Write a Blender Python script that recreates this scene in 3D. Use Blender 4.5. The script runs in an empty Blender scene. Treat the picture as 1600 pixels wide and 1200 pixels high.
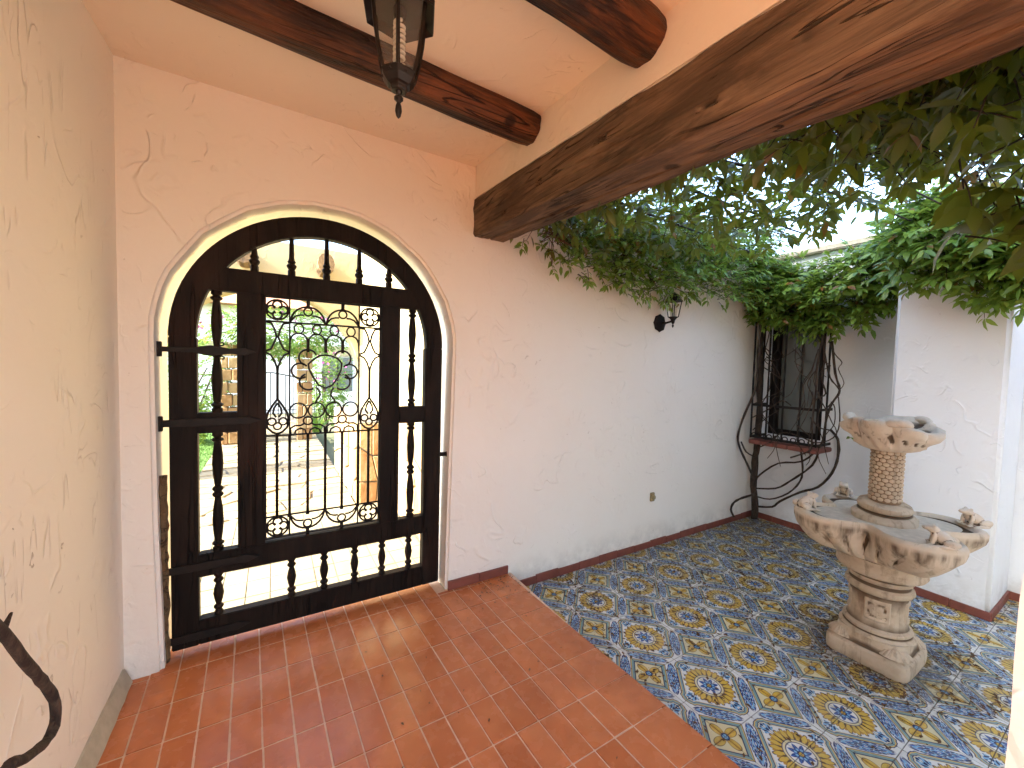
import bpy, bmesh, math, random
from mathutils import Vector, Matrix, noise
R_ = math.radians
random.seed(7)
SC = bpy.context.scene
COL = SC.collection

# ------------------------------------------------------------------ camera
YAW, PITCH, ROLL, FPX = R_(31.037), R_(-2.525), R_(1.452), 621.5
EYE = Vector((0, 0, 1.45))
_f = Vector((math.sin(YAW)*math.cos(PITCH), math.cos(YAW)*math.cos(PITCH), math.sin(PITCH)))
_r = Vector((math.cos(YAW), -math.sin(YAW), 0)); _u = _r.cross(_f)
CR = _r*math.cos(ROLL) + _u*math.sin(ROLL); CU = _u*math.cos(ROLL) - _r*math.sin(ROLL); CF = _f
cam = bpy.data.cameras.new('camera'); cam.sensor_width = 36; cam.lens = FPX/1600*36
cam.clip_start = .02; cam.clip_end = 2000
camo = bpy.data.objects.new('camera', cam); COL.objects.link(camo); SC.camera = camo
camo.matrix_world = Matrix(((CR.x, CU.x, -CF.x, EYE.x), (CR.y, CU.y, -CF.y, EYE.y), (CR.z, CU.z, -CF.z, EYE.z), (0, 0, 0, 1)))
def ray(x, y): return CR*(x-800) - CU*(y-600) + CF*FPX          # photo pixel (1600x1200) -> direction
def atX(x, y, X): d = ray(x, y); return EYE + d*(X/d.x)
def atY(x, y, Y): d = ray(x, y); return EYE + d*(Y/d.y)
def atZ(x, y, Z): d = ray(x, y); return EYE + d*((Z-EYE.z)/d.z)
# ------------------------------------------------------------------ sky, sun, exposure
SUN_EL, SUN_AZ = R_(33), R_(-3)           # azimuth measured from -X towards +Y
SUN_DIR = Vector((-math.cos(SUN_EL)*math.cos(SUN_AZ), math.cos(SUN_EL)*math.sin(SUN_AZ), math.sin(SUN_EL)))
wd = bpy.data.worlds.new('World'); SC.world = wd; wd.use_nodes = True
wn = wd.node_tree.nodes; wl = wd.node_tree.links
sky = wn.new('ShaderNodeTexSky'); sky.sky_type = 'NISHITA'; sky.sun_disc = False
sky.sun_elevation = SUN_EL; sky.sun_rotation = math.atan2(SUN_DIR.x, SUN_DIR.y) % (2*math.pi)
sky.air_density = 1.0; sky.dust_density = 2.0; sky.ozone_density = 1.0
wl.new(sky.outputs[0], wn['Background'].inputs[0]); wn['Background'].inputs[1].default_value = .15
sl = bpy.data.lights.new('sun', 'SUN'); sl.energy = 3.4; sl.angle = R_(.53); sl.color = (1, .93, .82)
so = bpy.data.objects.new('sun', sl); COL.objects.link(so); so.location = (-10, -2, 20)
so.rotation_euler = SUN_DIR.to_track_quat('Z', 'Y').to_euler()
SC.view_settings.view_transform = 'Standard'; SC.view_settings.look = 'None'
SC.view_settings.exposure = 3.15; SC.view_settings.gamma = 1.0
SC.render.engine = 'CYCLES'
SC.cycles.max_bounces = 8; SC.cycles.diffuse_bounces = 6; SC.cycles.glossy_bounces = 3; SC.cycles.transparent_max_bounces = 12
SC.cycles.use_denoising = True; SC.cycles.sample_clamp_indirect = 6
SC.cycles.caustics_reflective = False; SC.cycles.caustics_refractive = False

# ------------------------------------------------------------------ shader expression helper
class X:
    """a float value inside a node tree, with operators"""
    def __init__(s, nt, v): s.nt, s.v = nt, v
    def op(s, o, b=None, c=None):
        n = s.nt.nodes.new('ShaderNodeMath'); n.operation = o
        for i, w in enumerate((s, b, c)):
            if w is None: continue
            if isinstance(w, X): w = w.v
            if isinstance(w, (int, float)): n.inputs[i].default_value = w
            else: s.nt.links.new(w, n.inputs[i])
        return X(s.nt, n.outputs[0])
    def __add__(s, b): return s.op('ADD', b)
    def __radd__(s, b): return s.op('ADD', b)
    def __sub__(s, b): return s.op('SUBTRACT', b)
    def __rsub__(s, b): return X(s.nt, b).op('SUBTRACT', s)
    def __mul__(s, b): return s.op('MULTIPLY', b)
    def __rmul__(s, b): return s.op('MULTIPLY', b)
    def __truediv__(s, b): return s.op('DIVIDE', b)
    def __neg__(s): return s.op('MULTIPLY', -1)
    def __pow__(s, b): return s.op('POWER', b)
    def abs(s): return s.op('ABSOLUTE')
    def sin(s): return s.op('SINE')
    def cos(s): return s.op('COSINE')
    def sqrt(s): return s.op('SQRT')
    def fract(s): return s.op('FRACT')
    def min(s, b): return s.op('MINIMUM', b)
    def max(s, b): return s.op('MAXIMUM', b)
    def clamp(s): return s.max(0).min(1)
    def above(s, a, k=60): return ((s-a)*k+.5).clamp()
    def below(s, a, k=60): return ((a-s)*k+.5).clamp()
    def band(s, a, b, k=60): return s.above(a, k)*s.below(b, k)
class Sh:
    def __init__(s, name, rough=.8, spec=.5):
        s.m = bpy.data.materials.new(name); s.m.use_nodes = True; s.nt = s.m.node_tree
        s.b = s.nt.nodes['Principled BSDF']; s.b.inputs['Roughness'].default_value = rough
        s.b.inputs['Specular IOR Level'].default_value = spec
        g = s.nt.nodes.new('ShaderNodeNewGeometry'); s.pos = g.outputs['Position']; s.geo = g
        s.tc = s.nt.nodes.new('ShaderNodeTexCoord')
    def link(s, a, b): s.nt.links.new(a.v if isinstance(a, X) else a, b)
    def xyz(s, vec=None):
        n = s.nt.nodes.new('ShaderNodeSeparateXYZ'); s.link(vec or s.pos, n.inputs[0]); return [X(s.nt, o) for o in n.outputs]
    def scaled(s, sc, vec=None):
        n = s.nt.nodes.new('ShaderNodeMapping'); n.inputs['Scale'].default_value = sc; s.link(vec or s.pos, n.inputs[0]); return n.outputs[0]
    def noise(s, scale, detail=4, rough=.55, dist=0, vec=None):
        n = s.nt.nodes.new('ShaderNodeTexNoise'); n.inputs['Scale'].default_value = scale; n.inputs['Detail'].default_value = detail
        n.inputs['Roughness'].default_value = rough; n.inputs['Distortion'].default_value = dist
        s.link(vec or s.pos, n.inputs['Vector']); return X(s.nt, n.outputs[0])
    def voro(s, scale, feat='F1', vec=None):
        n = s.nt.nodes.new('ShaderNodeTexVoronoi'); n.feature = feat; n.inputs['Scale'].default_value = scale
        s.link(vec or s.pos, n.inputs['Vector']); return X(s.nt, n.outputs[0])
    def rnd(s): n = s.nt.nodes.new('ShaderNodeObjectInfo'); return X(s.nt, n.outputs['Random'])
    def mix(s, a, b, f):
        n = s.nt.nodes.new('ShaderNodeMix'); n.data_type = 'RGBA'
        for v, i in ((a, 6), (b, 7)):
            if isinstance(v, tuple): n.inputs[i].default_value = (*v, 1)
            else: s.link(v, n.inputs[i])
        if isinstance(f, (int, float)): n.inputs[0].default_value = f
        else: s.link(f, n.inputs[0])
        return n.outputs[2]
    def color(s, c):
        if isinstance(c, tuple): s.b.inputs['Base Color'].default_value = (*c, 1)
        else: s.link(c, s.b.inputs['Base Color'])
        return s
    def rough(s, v): s.link(v, s.b.inputs['Roughness']); return s
    def bump(s, h, dist=.01, strength=1):
        n = s.nt.nodes.new('ShaderNodeBump'); n.inputs['Distance'].default_value = dist; n.inputs['Strength'].default_value = strength
        s.link(h, n.inputs['Height']); s.link(n.outputs[0], s.b.inputs['Normal']); return s

def simple(name, c1, c2, scale=8, rough=.8, bump=0, bscale=40, spec=.5, obj=False, rnd=0):
    s = Sh(name, rough, spec); v = s.tc.outputs['Object'] if obj else s.pos
    f = (s.noise(scale, 5, vec=v)-.5)*2.2+.5
    if rnd: f = f + (s.rnd()-.5)*rnd
    s.color(s.mix(c1, c2, f.clamp()))
    if bump: s.bump(s.noise(bscale, 4, vec=v), bump)
    return s.m
M = {}
def plaster(name, c1, c2, marks=1.0, stain=.25, scr=.0):
    s = Sh(name, .85, .3)
    big = s.noise(.8, 3); n1 = s.noise(2.6, 2.0, .5, .7); n2 = s.noise(6.0, 1.5, .5, 1.0)
    k1 = s.noise(5.0, 2).above(.525, 14)*s.noise(1.3, 2).above(.50, 6); k2 = s.noise(8.5, 2).above(.545, 16)*s.noise(1.7, 2).above(.50, 6)
    def ridge(n, w): q = (n-.5)/w; return (q*q*-1).op('EXPONENT')
    step = n1.above(.5, 40)*.30*k1                       # thin lips left by the trowel
    h = step*.8 + ridge(n1, .013)*k1*.34 + ridge(n2, .022)*k2*.27 + s.noise(4.5, 5, .62)*.62 + big*1.4 + s.noise(16, 4, .6)*.16 + s.noise(70, 3)*.03
    x_, y_, z_ = s.xyz()
    vs = s.scaled((9, 9, 1.6)); sc_ = ridge(s.noise(1, 2, .5, .5, vs), .006)*s.noise(6, 2).above(.58, 16)
    h = h - sc_*scr
    f = (s.noise(1.3, 5, .6)-.5)*1.8+.5
    pits = s.noise(21, 2, .5, 1.5).below(.255, 60)*s.noise(2.2, 2).above(.5, 12)
    col = s.mix(c1, c2, (f*.7 + pits*stain).clamp())
    col = s.mix(col, (.22, .14, .08), ((pits*.9+sc_*scr*.5)*stain).clamp())
    base = (z_.below(.02, 5)*s.noise(7, 5, .7).above(.50, 5)*.55).clamp()
    col = s.mix(col, (.33, .29, .23), base*.6)
    s.color(col); s.bump(h - pits*stain*.6, .010*marks, 1.0)
    return s.m
M['plaster'] = plaster('white_plaster', (.84, .80, .72), (.79, .735, .63), 1.15, .25)
M['plasterL'] = plaster('beige_side_plaster', (.87, .81, .70), (.83, .75, .62), 1.0, .5, .4)
M['plaster2'] = plaster('courtyard_plaster', (.82, .84, .85), (.76, .78, .79), 1.0, .15)  # cool skylight tint put into the wall colour
M['ceil'] = plaster('ceiling_plaster', (.85, .77, .64), (.80, .70, .55), .8, .2)  # warm bounce from the terracotta put into the ceiling colour
M['cream'] = plaster('cream_plaster', (.42, .35, .20), (.35, .285, .16), .8, .1)
M['skirt'] = simple('red_tile_skirting', (.16, .045, .03), (.24, .07, .045), 14, .5, .002, 60)
M['fillet'] = simple('cement_fillet', (.52, .46, .34), (.38, .33, .24), 18, .9, .004, 50)
def terracotta():
    s = Sh('terracotta_tile', .28, .28); o = s.rnd()
    f = ((s.noise(9, 4)-.5)*1.6+.5 + (o-.5)*.75).clamp()
    c = s.mix((.47, .140, .045), (.60, .205, .075), f)
    c = s.mix(c, (.36, .105, .045), (s.noise(4, 5)*1.4-.62).clamp()); s.color(c)
    s.rough((s.noise(14, 4)*.34+.09).clamp()); s.bump(s.noise(90, 3)*.25+s.noise(7, 2), .0018, .8); return s.m
M['terra'] = terracotta()
M['grout'] = simple('tile_grout', (.78, .56, .40), (.62, .42, .28), 30, .9, .001, 90)
def rear_terra():
    s = Sh('rear_terracotta', .45); x, y, z = s.xyz()
    gx = ((x/.1056).fract()-.5).abs().above(.47, 60); gy = ((y/.208).fract()-.5).abs().above(.483, 90)
    s.color(s.mix(s.mix((.40, .125, .05), (.52, .19, .085), s.noise(9)), (.5, .33, .23), gx.max(gy))); return s.m
M['rear_terra'] = rear_terra()
def azulejo():
    s = Sh('painted_azulejo', .30, .25); x, y, z = s.xyz()
    u = ((x-1.886)/.405+.5).fract()-.5; v = ((y-1.13)/.41+.5).fract()-.5
    au, av = u.abs(), v.abs(); r = (u*u+v*v).sqrt(); th = v.op('ARCTAN2', u)
    du, dv = .5-au, .5-av; sd = du+dv; t = du-dv; at = t.abs()
    WH, NV, BL, LB = (.74, .75, .70), (.008, .020, .10), (.03, .11, .36), (.20, .44, .66)
    YE, DY, TE, BR, CRM = (.66, .44, .06), (.50, .27, .03), (.20, .34, .32), (.12, .06, .02), (.72, .64, .36)
    c = s.mix(WH, WH, 0)
    # blue scroll cartouches between rhombus and frame
    q = (sd-.412)/.090; w = t/.37
    m = ((1-q*q-w*w)*7).clamp()
    sc = (at*58 + (sd*58).sin()*2.9).sin(); sc2 = (at*36 + (sd*84).cos()*2.1).cos()
    c = s.mix(c, LB, m*sc.above(.0, 4)); c = s.mix(c, BL, m*sc2.above(.42, 4)); c = s.mix(c, NV, m*(sc*sc2).above(.15, 6))
    c = s.mix(c, NV, (q*q+w*w).band(.80, 1.0, 8)*sc.above(-.2, 3))
    # rhombus
    c = s.mix(c, NV, sd.below(.315, 130)); c = s.mix(c, YE, sd.below(.305, 130)); c = s.mix(c, TE, sd.below(.292, 130))
    c = s.mix(c, NV, sd.below(.250, 130)); c = s.mix(c, CRM, sd.below(.232, 130))
    rd = (du*du+dv*dv).sqrt(); ph = dv.op('ARCTAN2', du)
    pet = (ph*2).cos().abs()**1.3*.135+.03
    c = s.mix(c, BR, rd.below(pet+.012, 110)*sd.below(.245)); c = s.mix(c, YE, rd.below(pet, 110))
    c = s.mix(c, DY, rd.below(pet, 110)*((ph*2).cos().abs().above(.965, 60)+(rd.below(.075, 40))).clamp()*.7)
    c = s.mix(c, NV, rd.below(.045, 120)); c = s.mix(c, LB, rd.below(.028, 120))
    # frame
    bumpq = (at-.335)/.028; g = sd - (at-.40).max(0)*.75 + (bumpq*bumpq*-1).op('EXPONENT')*.022
    c = s.mix(c, NV, g.band(.494, .511, 130)); c = s.mix(c, YE, g.band(.511, .526, 130)); c = s.mix(c, TE, g.band(.526, .556, 130))
    c = s.mix(c, NV, g.band(.556, .572, 130)); c = s.mix(c, CRM, g.band(.572, .586, 130))
    inn = g.above(.59, 90); c = s.mix(c, WH, inn)
    mx, mn = au.max(av), au.min(av)
    oq = (mx-.37)/.085; ow = mn/.115; om = ((1-oq*oq-ow*ow)*6).clamp()*inn
    os_ = (mx*95 + (mn*60).cos()*2.2).sin()
    c = s.mix(c, LB, om*os_.above(-.5, 3)); c = s.mix(c, NV, om*(os_*(mn*85).cos()).above(.12, 4))
    dq = (du*0 + mn - .20).abs(); dm = inn*dq.below(.035, 40)*mx.band(.22, .30, 60)*((th*12).sin()).above(.1, 3)
    c = s.mix(c, BL, dm)
    # sunflower
    def tri(n, o=0): return ((th*(n/6.28318)+o).fract()-.5).abs()*2
    t1 = tri(22); t2 = tri(22, .5); ro = .268-(t2**1.6)*.0 - (t1**1.7)*.05
    c = s.mix(c, NV, r.below(.292-(t2**2)*.05, 90)*t2.below(.5, 6)*inn)
    c = s.mix(c, DY, r.below(ro+.004, 110)); 
    ri = .285-(t2**1.5)*.075
    c = s.mix(c, BR, r.below(ri+.007, 110)); c = s.mix(c, YE, r.below(ri-.004, 110)*t2.below(.80, 12))
    c = s.mix(c, BR, r.below(.20)*r.above(.15)*t2.above(.55, 8)*.85)
    c = s.mix(c, NV, r.below(.168, 130)); c = s.mix(c, CRM, r.below(.160, 130)); c = s.mix(c, NV, r.below(.138, 130))
    c = s.mix(c, WH, r.below(.128, 130)); t8 = tri(8)
    c = s.mix(c, BL, r.below(.122-(t8)*.06, 110)); c = s.mix(c, NV, r.below(.122-(t8)*.06, 110)*t8.band(.25, .5, 10))
    c = s.mix(c, LB, r.below(.062, 110)*t8.below(.6, 8)); c = s.mix(c, NV, r.below(.036, 130)); c = s.mix(c, YE, r.below(.022, 130))
    # dirt: settled leaf dust, more towards the planted corner and round the plinth
    fx, fy = x-2.98, y-.78
    df = (fx*fx*1.1+fy*fy*1.6).sqrt(); far = ((x-1.9)*.20 + (y-1.0)*.30).max(0)
    grime = s.noise(11, 6, .7); fine = s.noise(55, 4, .7)
    dm = (grime*1.15 + far*1.15 + df.below(.46, 2.2)*.90 - .88 + (fine-.5)*2.2).clamp()
    c = s.mix(c, (.065, .042, .02), dm*.9); c = s.mix(c, (.60, .57, .48), (s.noise(3, 4)*.5-.12).clamp()*.35)
    o_ = s.rnd(); c = s.mix(c, (.34, .33, .27), o_*.16); s.color(c); s.rough((.14+dm*.7+fine*.12+o_*.10).clamp()); s.bump(fine*.4+dm*.6, .0015); return s.m
M['azulejo'] = azulejo()
M['azgrout'] = simple('pale_grout', (.22, .20, .16), (.13, .11, .08), 20, .9)
def wood(name, ax, d, l, rough=.6, bs=.006, spec=.35, pale=None):
    s = Sh(name, rough, spec); sc = [10, 10, 10]; sc[ax] = 1.9; v = s.scaled(tuple(sc)); sc2 = [55, 55, 55]; sc2[ax] = 3.0; v2 = s.scaled(tuple(sc2))
    sc3 = [20, 20, 20]; sc3[ax] = 1.0; v3 = s.scaled(tuple(sc3))
    a = s.noise(1, 5, .65, .8, v); b = s.noise(1, 4, .65, .4, v2); k = s.noise(1, 2, .5, .7, v3)
    crack = ((k-.5).abs().below(.012, 70))*s.noise(1.7, 2).above(.47, 10)
    c = s.mix(d, l, ((a-.40)*3.4+(b-.5)*1.6).clamp()); pat = s.noise(2.2, 4)
    if pale: c = s.mix(c, pale, ((s.noise(3.1, 4, .6)*.7+b*.6-.72)*3).clamp()*.8)
    c = s.mix(c, tuple(k_*.4 for k_ in d), (pat*2.4-1.2).clamp()*.8); c = s.mix(c, tuple(k_*.2 for k_ in d), crack*.8)
    kn = s.voro(3.1).below(.085, 22)*s.noise(5, 2).above(.45, 10); c = s.mix(c, tuple(k_*.25 for k_ in d), kn*.85); c = s.mix(c, (.16, .055, .03), (s.noise(1.4, 3)*2.2-1.22).clamp()*.25); s.color(c)
    s.rough((b*.4+rough-.2).clamp()); s.bump(a*.8+b*.9-crack*1.2, bs); return s.m
M['beam'] = wood('weathered_beam_wood', 1, (.085, .055, .034), (.25, .160, .095), .75, .012, .2, (.25, .165, .10))
M['log'] = wood('varnished_log_wood', 0, (.022, .010, .006), (.19, .066, .024), .55, .014, .35, (.17, .085, .04))
M['viga'] = wood('outdoor_log_wood', 1, (.11, .065, .03), (.22, .145, .07), .8)
M['gate'] = wood('dark_gate_wood', 2, (.008, .005, .0035), (.020, .012, .008), .62, .003, .15)
M['iron'] = simple('black_iron', (.008, .007, .006), (.018, .013, .010), 30, .55, .001, 120, .2)
M['lampmetal'] = simple('dark_bronze_metal', (.007, .005, .004), (.016, .011, .008), 20, .38, .0006, 90, .3)
M['wire'] = simple('grey_conduit', (.05, .05, .05), (.08, .08, .08), 20, .6)
def stone(name, c1, c2, stain=(.16, .10, .05), amt=1.0, cav=1.0, bias=1.12, drip=False):
    s = Sh(name, .88, .3); x, y, z = s.xyz()
    v = s.scaled((30, 30, 3.2)); dr = s.noise(1, 4, .6, .4, v); n = s.noise(9, 6, .65)
    c = s.mix(c1, c2, ((n-.5)*2+.5).clamp()); c = s.mix(c, stain, ((dr*1.5+n*.7-bias)*2.2*amt).clamp())
    if drip:   # run-off streaks below the rim
        v9 = s.scaled((30, 30, 1.2)); st = s.noise(1, 3, .5, .2, v9)
        ln_ = (.625-z)/.11; m_ = z.below(.628, 45)*((st-.30)*3.0-ln_*.75).clamp(); c = s.mix(c, stain, (m_*1.1).clamp()*.85)
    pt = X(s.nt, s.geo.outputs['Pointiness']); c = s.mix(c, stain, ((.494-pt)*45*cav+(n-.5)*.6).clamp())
    s.color(c); s.bump(n*.6+s.noise(70, 4)*.4, .006); return s.m
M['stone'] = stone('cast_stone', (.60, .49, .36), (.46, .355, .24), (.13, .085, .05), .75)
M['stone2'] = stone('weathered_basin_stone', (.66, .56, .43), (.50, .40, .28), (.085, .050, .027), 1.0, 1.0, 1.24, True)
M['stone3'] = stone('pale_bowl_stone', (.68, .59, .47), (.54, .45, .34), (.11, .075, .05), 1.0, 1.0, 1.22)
M['groove'] = simple('dark_groove_stone', (.16, .10, .055), (.25, .17, .10), 20, .95)  # darker core colour showing between the column scales
M['pool'] = simple('dry_basin_bottom', (.68, .59, .46), (.52, .45, .34), 30, .9, .003, 80)
M['clad'] = simple('ochre_cladding_stone', (.27, .15, .06), (.38, .28, .15), 5, .85, .012, 14, rnd=1.2)
M['flag'] = simple('flagstone', (.20, .155, .085), (.31, .25, .15), 6, .85, .01, 18, rnd=.8)
M['creamtile'] = simple('cream_floor_tile', (.22, .19, .115), (.27, .235, .15), 6, .6, .001, 50, rnd=.5)
M['pathbed'] = simple('path_mortar', (.12, .10, .07), (.17, .145, .11), 12, .95)
M['ground'] = simple('dry_earth', (.16, .13, .08), (.10, .12, .05), .6, .95)
M['lawn'] = simple('lawn_soil', (.06, .13, .02), (.09, .19, .03), 5, .95)
M['white'] = simple('white_paint_wall', (.80, .78, .74), (.74, .72, .68), 2, .9)
M['darkglass'] = simple('window_glass', (.10, .11, .10), (.16, .17, .15), 2, .08, spec=.8)
M['roof'] = simple('clay_roof', (.35, .15, .07), (.45, .22, .12), 8, .85)
M['outlet'] = simple('aged_plastic', (.35, .27, .13), (.22, .17, .08), 40, .6)
def bark(name, c1, c2):
    s = Sh(name, .85, .3); v = s.scaled((60, 60, 12)); n = s.noise(1, 5, .6, .6, v)
    s.color(s.mix(c1, c2, ((n-.4)*3).clamp())); s.bump(n, .006); return s.m
M['bark'] = bark('vine_bark', (.030, .020, .014), (.095, .066, .045))
M['barkdark'] = bark('dark_twig_bark', (.025, .017, .013), (.085, .058, .04))
def leaf(name, c1, c2, tr, gloss=.35):
    s = Sh(name, gloss, .5); o = s.rnd(); n = s.noise(14, 2)
    n2 = s.nt.nodes.new('ShaderNodeAttribute'); n2.attribute_name = 'tint'; t = X(s.nt, n2.outputs['Fac'])
    c = s.mix(c1, c2, (t*.9+(n-.5)*.5).clamp()); c = s.mix(c, (.20, .075, .02), t.above(.955, 90)); s.color(c)
    tn = s.nt.nodes.new('ShaderNodeBsdfTranslucent'); s.link(s.mix(c, tr, .75), tn.inputs[0])
    mx = s.nt.nodes.new('ShaderNodeMixShader'); mx.inputs[0].default_value = .34
    out = s.nt.nodes['Material Output']; s.link(s.b.outputs[0], mx.inputs[1]); s.link(tn.outputs[0], mx.inputs[2]); s.link(mx.outputs[0], out.inputs[0]); return s.m
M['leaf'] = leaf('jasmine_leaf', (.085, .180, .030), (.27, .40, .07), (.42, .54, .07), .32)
M['leafdark'] = leaf('shaded_vine_leaf', (.035, .065, .008), (.12, .150, .018), (.42, .44, .04))  # darker copy of the vine leaf, canopy shade put into its colour
M['gleaf'] = leaf('garden_leaf', (.05, .12, .02), (.14, .24, .04), (.3, .45, .06), .5)
M['bloom'] = simple('pink_bloom', (.55, .05, .25), (.7, .15, .4), 9, .7)
M['litter'] = simple('dry_leaf_litter', (.07, .035, .015), (.19, .10, .04), 40, .9)
def glass():
    s = Sh('lantern_glass', .06); s.b.inputs['Base Color'].default_value = (.8, .76, .68, 1)
    tr = s.nt.nodes.new('ShaderNodeBsdfTransparent'); tr.inputs[0].default_value = (.88, .86, .82, 1)
    mx = s.nt.nodes.new('ShaderNodeMixShader'); mx.inputs[0].default_value = .93
    s.link(s.b.outputs[0], mx.inputs[1]); s.link(tr.outputs[0], mx.inputs[2]); s.link(mx.outputs[0], s.nt.nodes['Material Output'].inputs[0]); return s.m
M['glass'] = glass()
M['bulb'] = simple('bulb_glass', (.75, .75, .68), (.65, .65, .6), 9, .12)

# ------------------------------------------------------------------ mesh helpers
ORG = {}
class MB:
    def __init__(s): s.v, s.f = [], []
    def add(s, vs, fs):
        k = len(s.v); s.v += [tuple(p) for p in vs]; s.f += [tuple(i+k for i in q) for q in fs]; return s
    def box(s, x0, x1, y0, y1, z0, z1):
        return s.add([(x0, y0, z0), (x1, y0, z0), (x1, y1, z0), (x0, y1, z0), (x0, y0, z1), (x1, y0, z1), (x1, y1, z1), (x0, y1, z1)],
                     [(3, 2, 1, 0), (4, 5, 6, 7), (0, 1, 5, 4), (1, 2, 6, 5), (2, 3, 7, 6), (3, 0, 4, 7)])
    def tube(s, pts, rad, n=8, closed=False, flat=1.0):
        pts = [Vector(p) for p in pts]; N = len(pts)
        rad = [rad]*N if isinstance(rad, (int, float)) else rad
        up = None; vs = []
        for i, p in enumerate(pts):
            if closed: t = pts[(i+1) % N]-pts[i-1]
            else: t = pts[min(i+1, N-1)]-pts[max(i-1, 0)]
            t.normalize()
            if up is None:
                up = Vector((0, 0, 1)) if abs(t.z) < .9 else Vector((0, 1, 0))
            up = (up - t*up.dot(t))
            if up.length < 1e-5: up = t.orthogonal()
            up.normalize(); sd = t.cross(up)
            for k in range(n):
                a = 2*math.pi*k/n; vs.append(p + up*math.cos(a)*rad[i]*flat + sd*math.sin(a)*rad[i])
        fs = []
        for i in range(N if closed else N-1):
            j = (i+1) % N
            for k in range(n): fs.append((i*n+k, i*n+(k+1) % n, j*n+(k+1) % n, j*n+k))
        if not closed: fs += [tuple(range(n))[::-1], tuple((N-1)*n+k for k in range(n))]
        return s.add(vs, fs)
    def lathe(s, prof, c=(0, 0, 0), n=24, rf=None, axis='z', cap=True):
        vs = []
        for (r, z) in prof:
            for k in range(n):
                a = 2*math.pi*k/n; rr, zz = rf(r, z, a) if rf else (r, z)
                x, y = rr*math.cos(a), rr*math.sin(a)
                vs.append((c[0]+x, c[1]+y, c[2]+zz) if axis == 'z' else (c[0]+x, c[1]-zz, c[2]+y))
        fs = []
        for i in range(len(prof)-1):
            for k in range(n): fs.append((i*n+k, i*n+(k+1) % n, (i+1)*n+(k+1) % n, (i+1)*n+k))
        if cap: fs += [tuple(range(n))[::-1], tuple((len(prof)-1)*n+k for k in range(n))]
        return s.add(vs, fs)
    def prism(s, poly, fn, d0, d1):
        n = len(poly); vs = [fn(a, b, d0) for a, b in poly]+[fn(a, b, d1) for a, b in poly]
        fs = [tuple(range(n))[::-1], tuple(range(n, 2*n))]+[(i, (i+1) % n, n+(i+1) % n, n+i) for i in range(n)]
        return s.add(vs, fs)
    def blob(s, c, r, rot=None, n=10):
        vs = []; fs = []; m = n//2+1
        for i in range(m+1):
            a = math.pi*i/m
            for k in range(n):
                b = 2*math.pi*k/n; p = Vector((math.sin(a)*math.cos(b)*r[0], math.sin(a)*math.sin(b)*r[1], math.cos(a)*r[2]))
                if rot: p = rot @ p
                vs.append(p+Vector(c))
        for i in range(m):
            for k in range(n): fs.append((i*n+k, (i+1)*n+k, (i+1)*n+(k+1) % n, i*n+(k+1) % n))
        return s.add(vs, fs)
XZ = lambda a, b, d: (a, d, b)
YZ = lambda a, b, d: (d, a, b)
XY = lambda a, b, d: (a, b, d)
def mesh_of(mb, mat, org=Vector(), bevel=0, seg=2, smooth=False, name='m'):
    me = bpy.data.meshes.new(name); me.from_pydata([tuple(Vector(p)-org) for p in mb.v], [], mb.f)
    bm = bmesh.new(); bm.from_mesh(me)
    bmesh.ops.remove_doubles(bm, verts=bm.verts, dist=1e-5)
    bmesh.ops.recalc_face_normals(bm, faces=bm.faces)
    if bevel: 
        es = [e for e in bm.edges if len(e.link_faces) == 2 and e.calc_face_angle(0) > .5]
        bmesh.ops.bevel(bm, geom=es, offset=bevel, segments=seg, affect='EDGES', clamp_overlap=True)
    if smooth:
        for f in bm.faces: f.smooth = True
    bm.to_mesh(me); bm.free()
    if smooth and smooth is not True: me.set_sharp_from_angle(angle=R_(smooth))
    me.materials.append(M[mat] if isinstance(mat, str) else mat); return me
def tag(o, label=None, cat=None, group=None, kind=None):
    for k, v in (('label', label), ('category', cat), ('group', group), ('kind', kind)):
        if v: o[k] = v
    return o
def obj(name, mb, mat, parent=None, org=None, **kw):
    po = ORG.get(parent.name, Vector()) if parent else Vector()
    org = Vector(org) if org is not None else (po if parent else Vector())
    me = mesh_of(mb, mat, org, name=name, **kw); o = bpy.data.objects.new(name, me); COL.objects.link(o)
    o.location = org-po if parent else org
    if parent: o.parent = parent
    ORG[o.name] = org; return o
def inst(name, me, parent, loc, rot=None, scale=None):
    o = bpy.data.objects.new(name, me); COL.objects.link(o); po = ORG.get(parent.name, Vector()) if parent else Vector()
    o.location = Vector(loc)-po; o.parent = parent
    if rot: o.rotation_euler = rot
    if scale: o.scale = scale
    ORG[o.name] = Vector(loc); return o
def thing(name, label, cat, loc, group=None):
    o = bpy.data.objects.new(name, None); o.empty_display_size = .05; COL.objects.link(o); o.location = loc
    ORG[o.name] = Vector(loc); return tag(o, label, cat, group)
def arc(cx, cz, r, a0, a1, n=16): return [(cx+r*math.cos(R_(a0+(a1-a0)*i/n)), cz+r*math.sin(R_(a0+(a1-a0)*i/n))) for i in range(n+1)]
def nz(p, s=1.0): return noise.noise(Vector(p)*s)
# ================================================================== THE SETTING
W, ZP, XW = 2.343, -.134, 4.56
def struct(name, mb, mat, **kw): return tag(obj(name, mb, mat, **kw), kind='structure')
struct('ground', MB().box(-250, 250, -250, 350, -.6, -.16), 'ground')
struct('rear_bounce_floor', MB().box(-9, 1.44, -9, .436, -.15, 0), 'rear_terra')  # unseen floor behind the camera, left open to bounce warm sunlight
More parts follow.
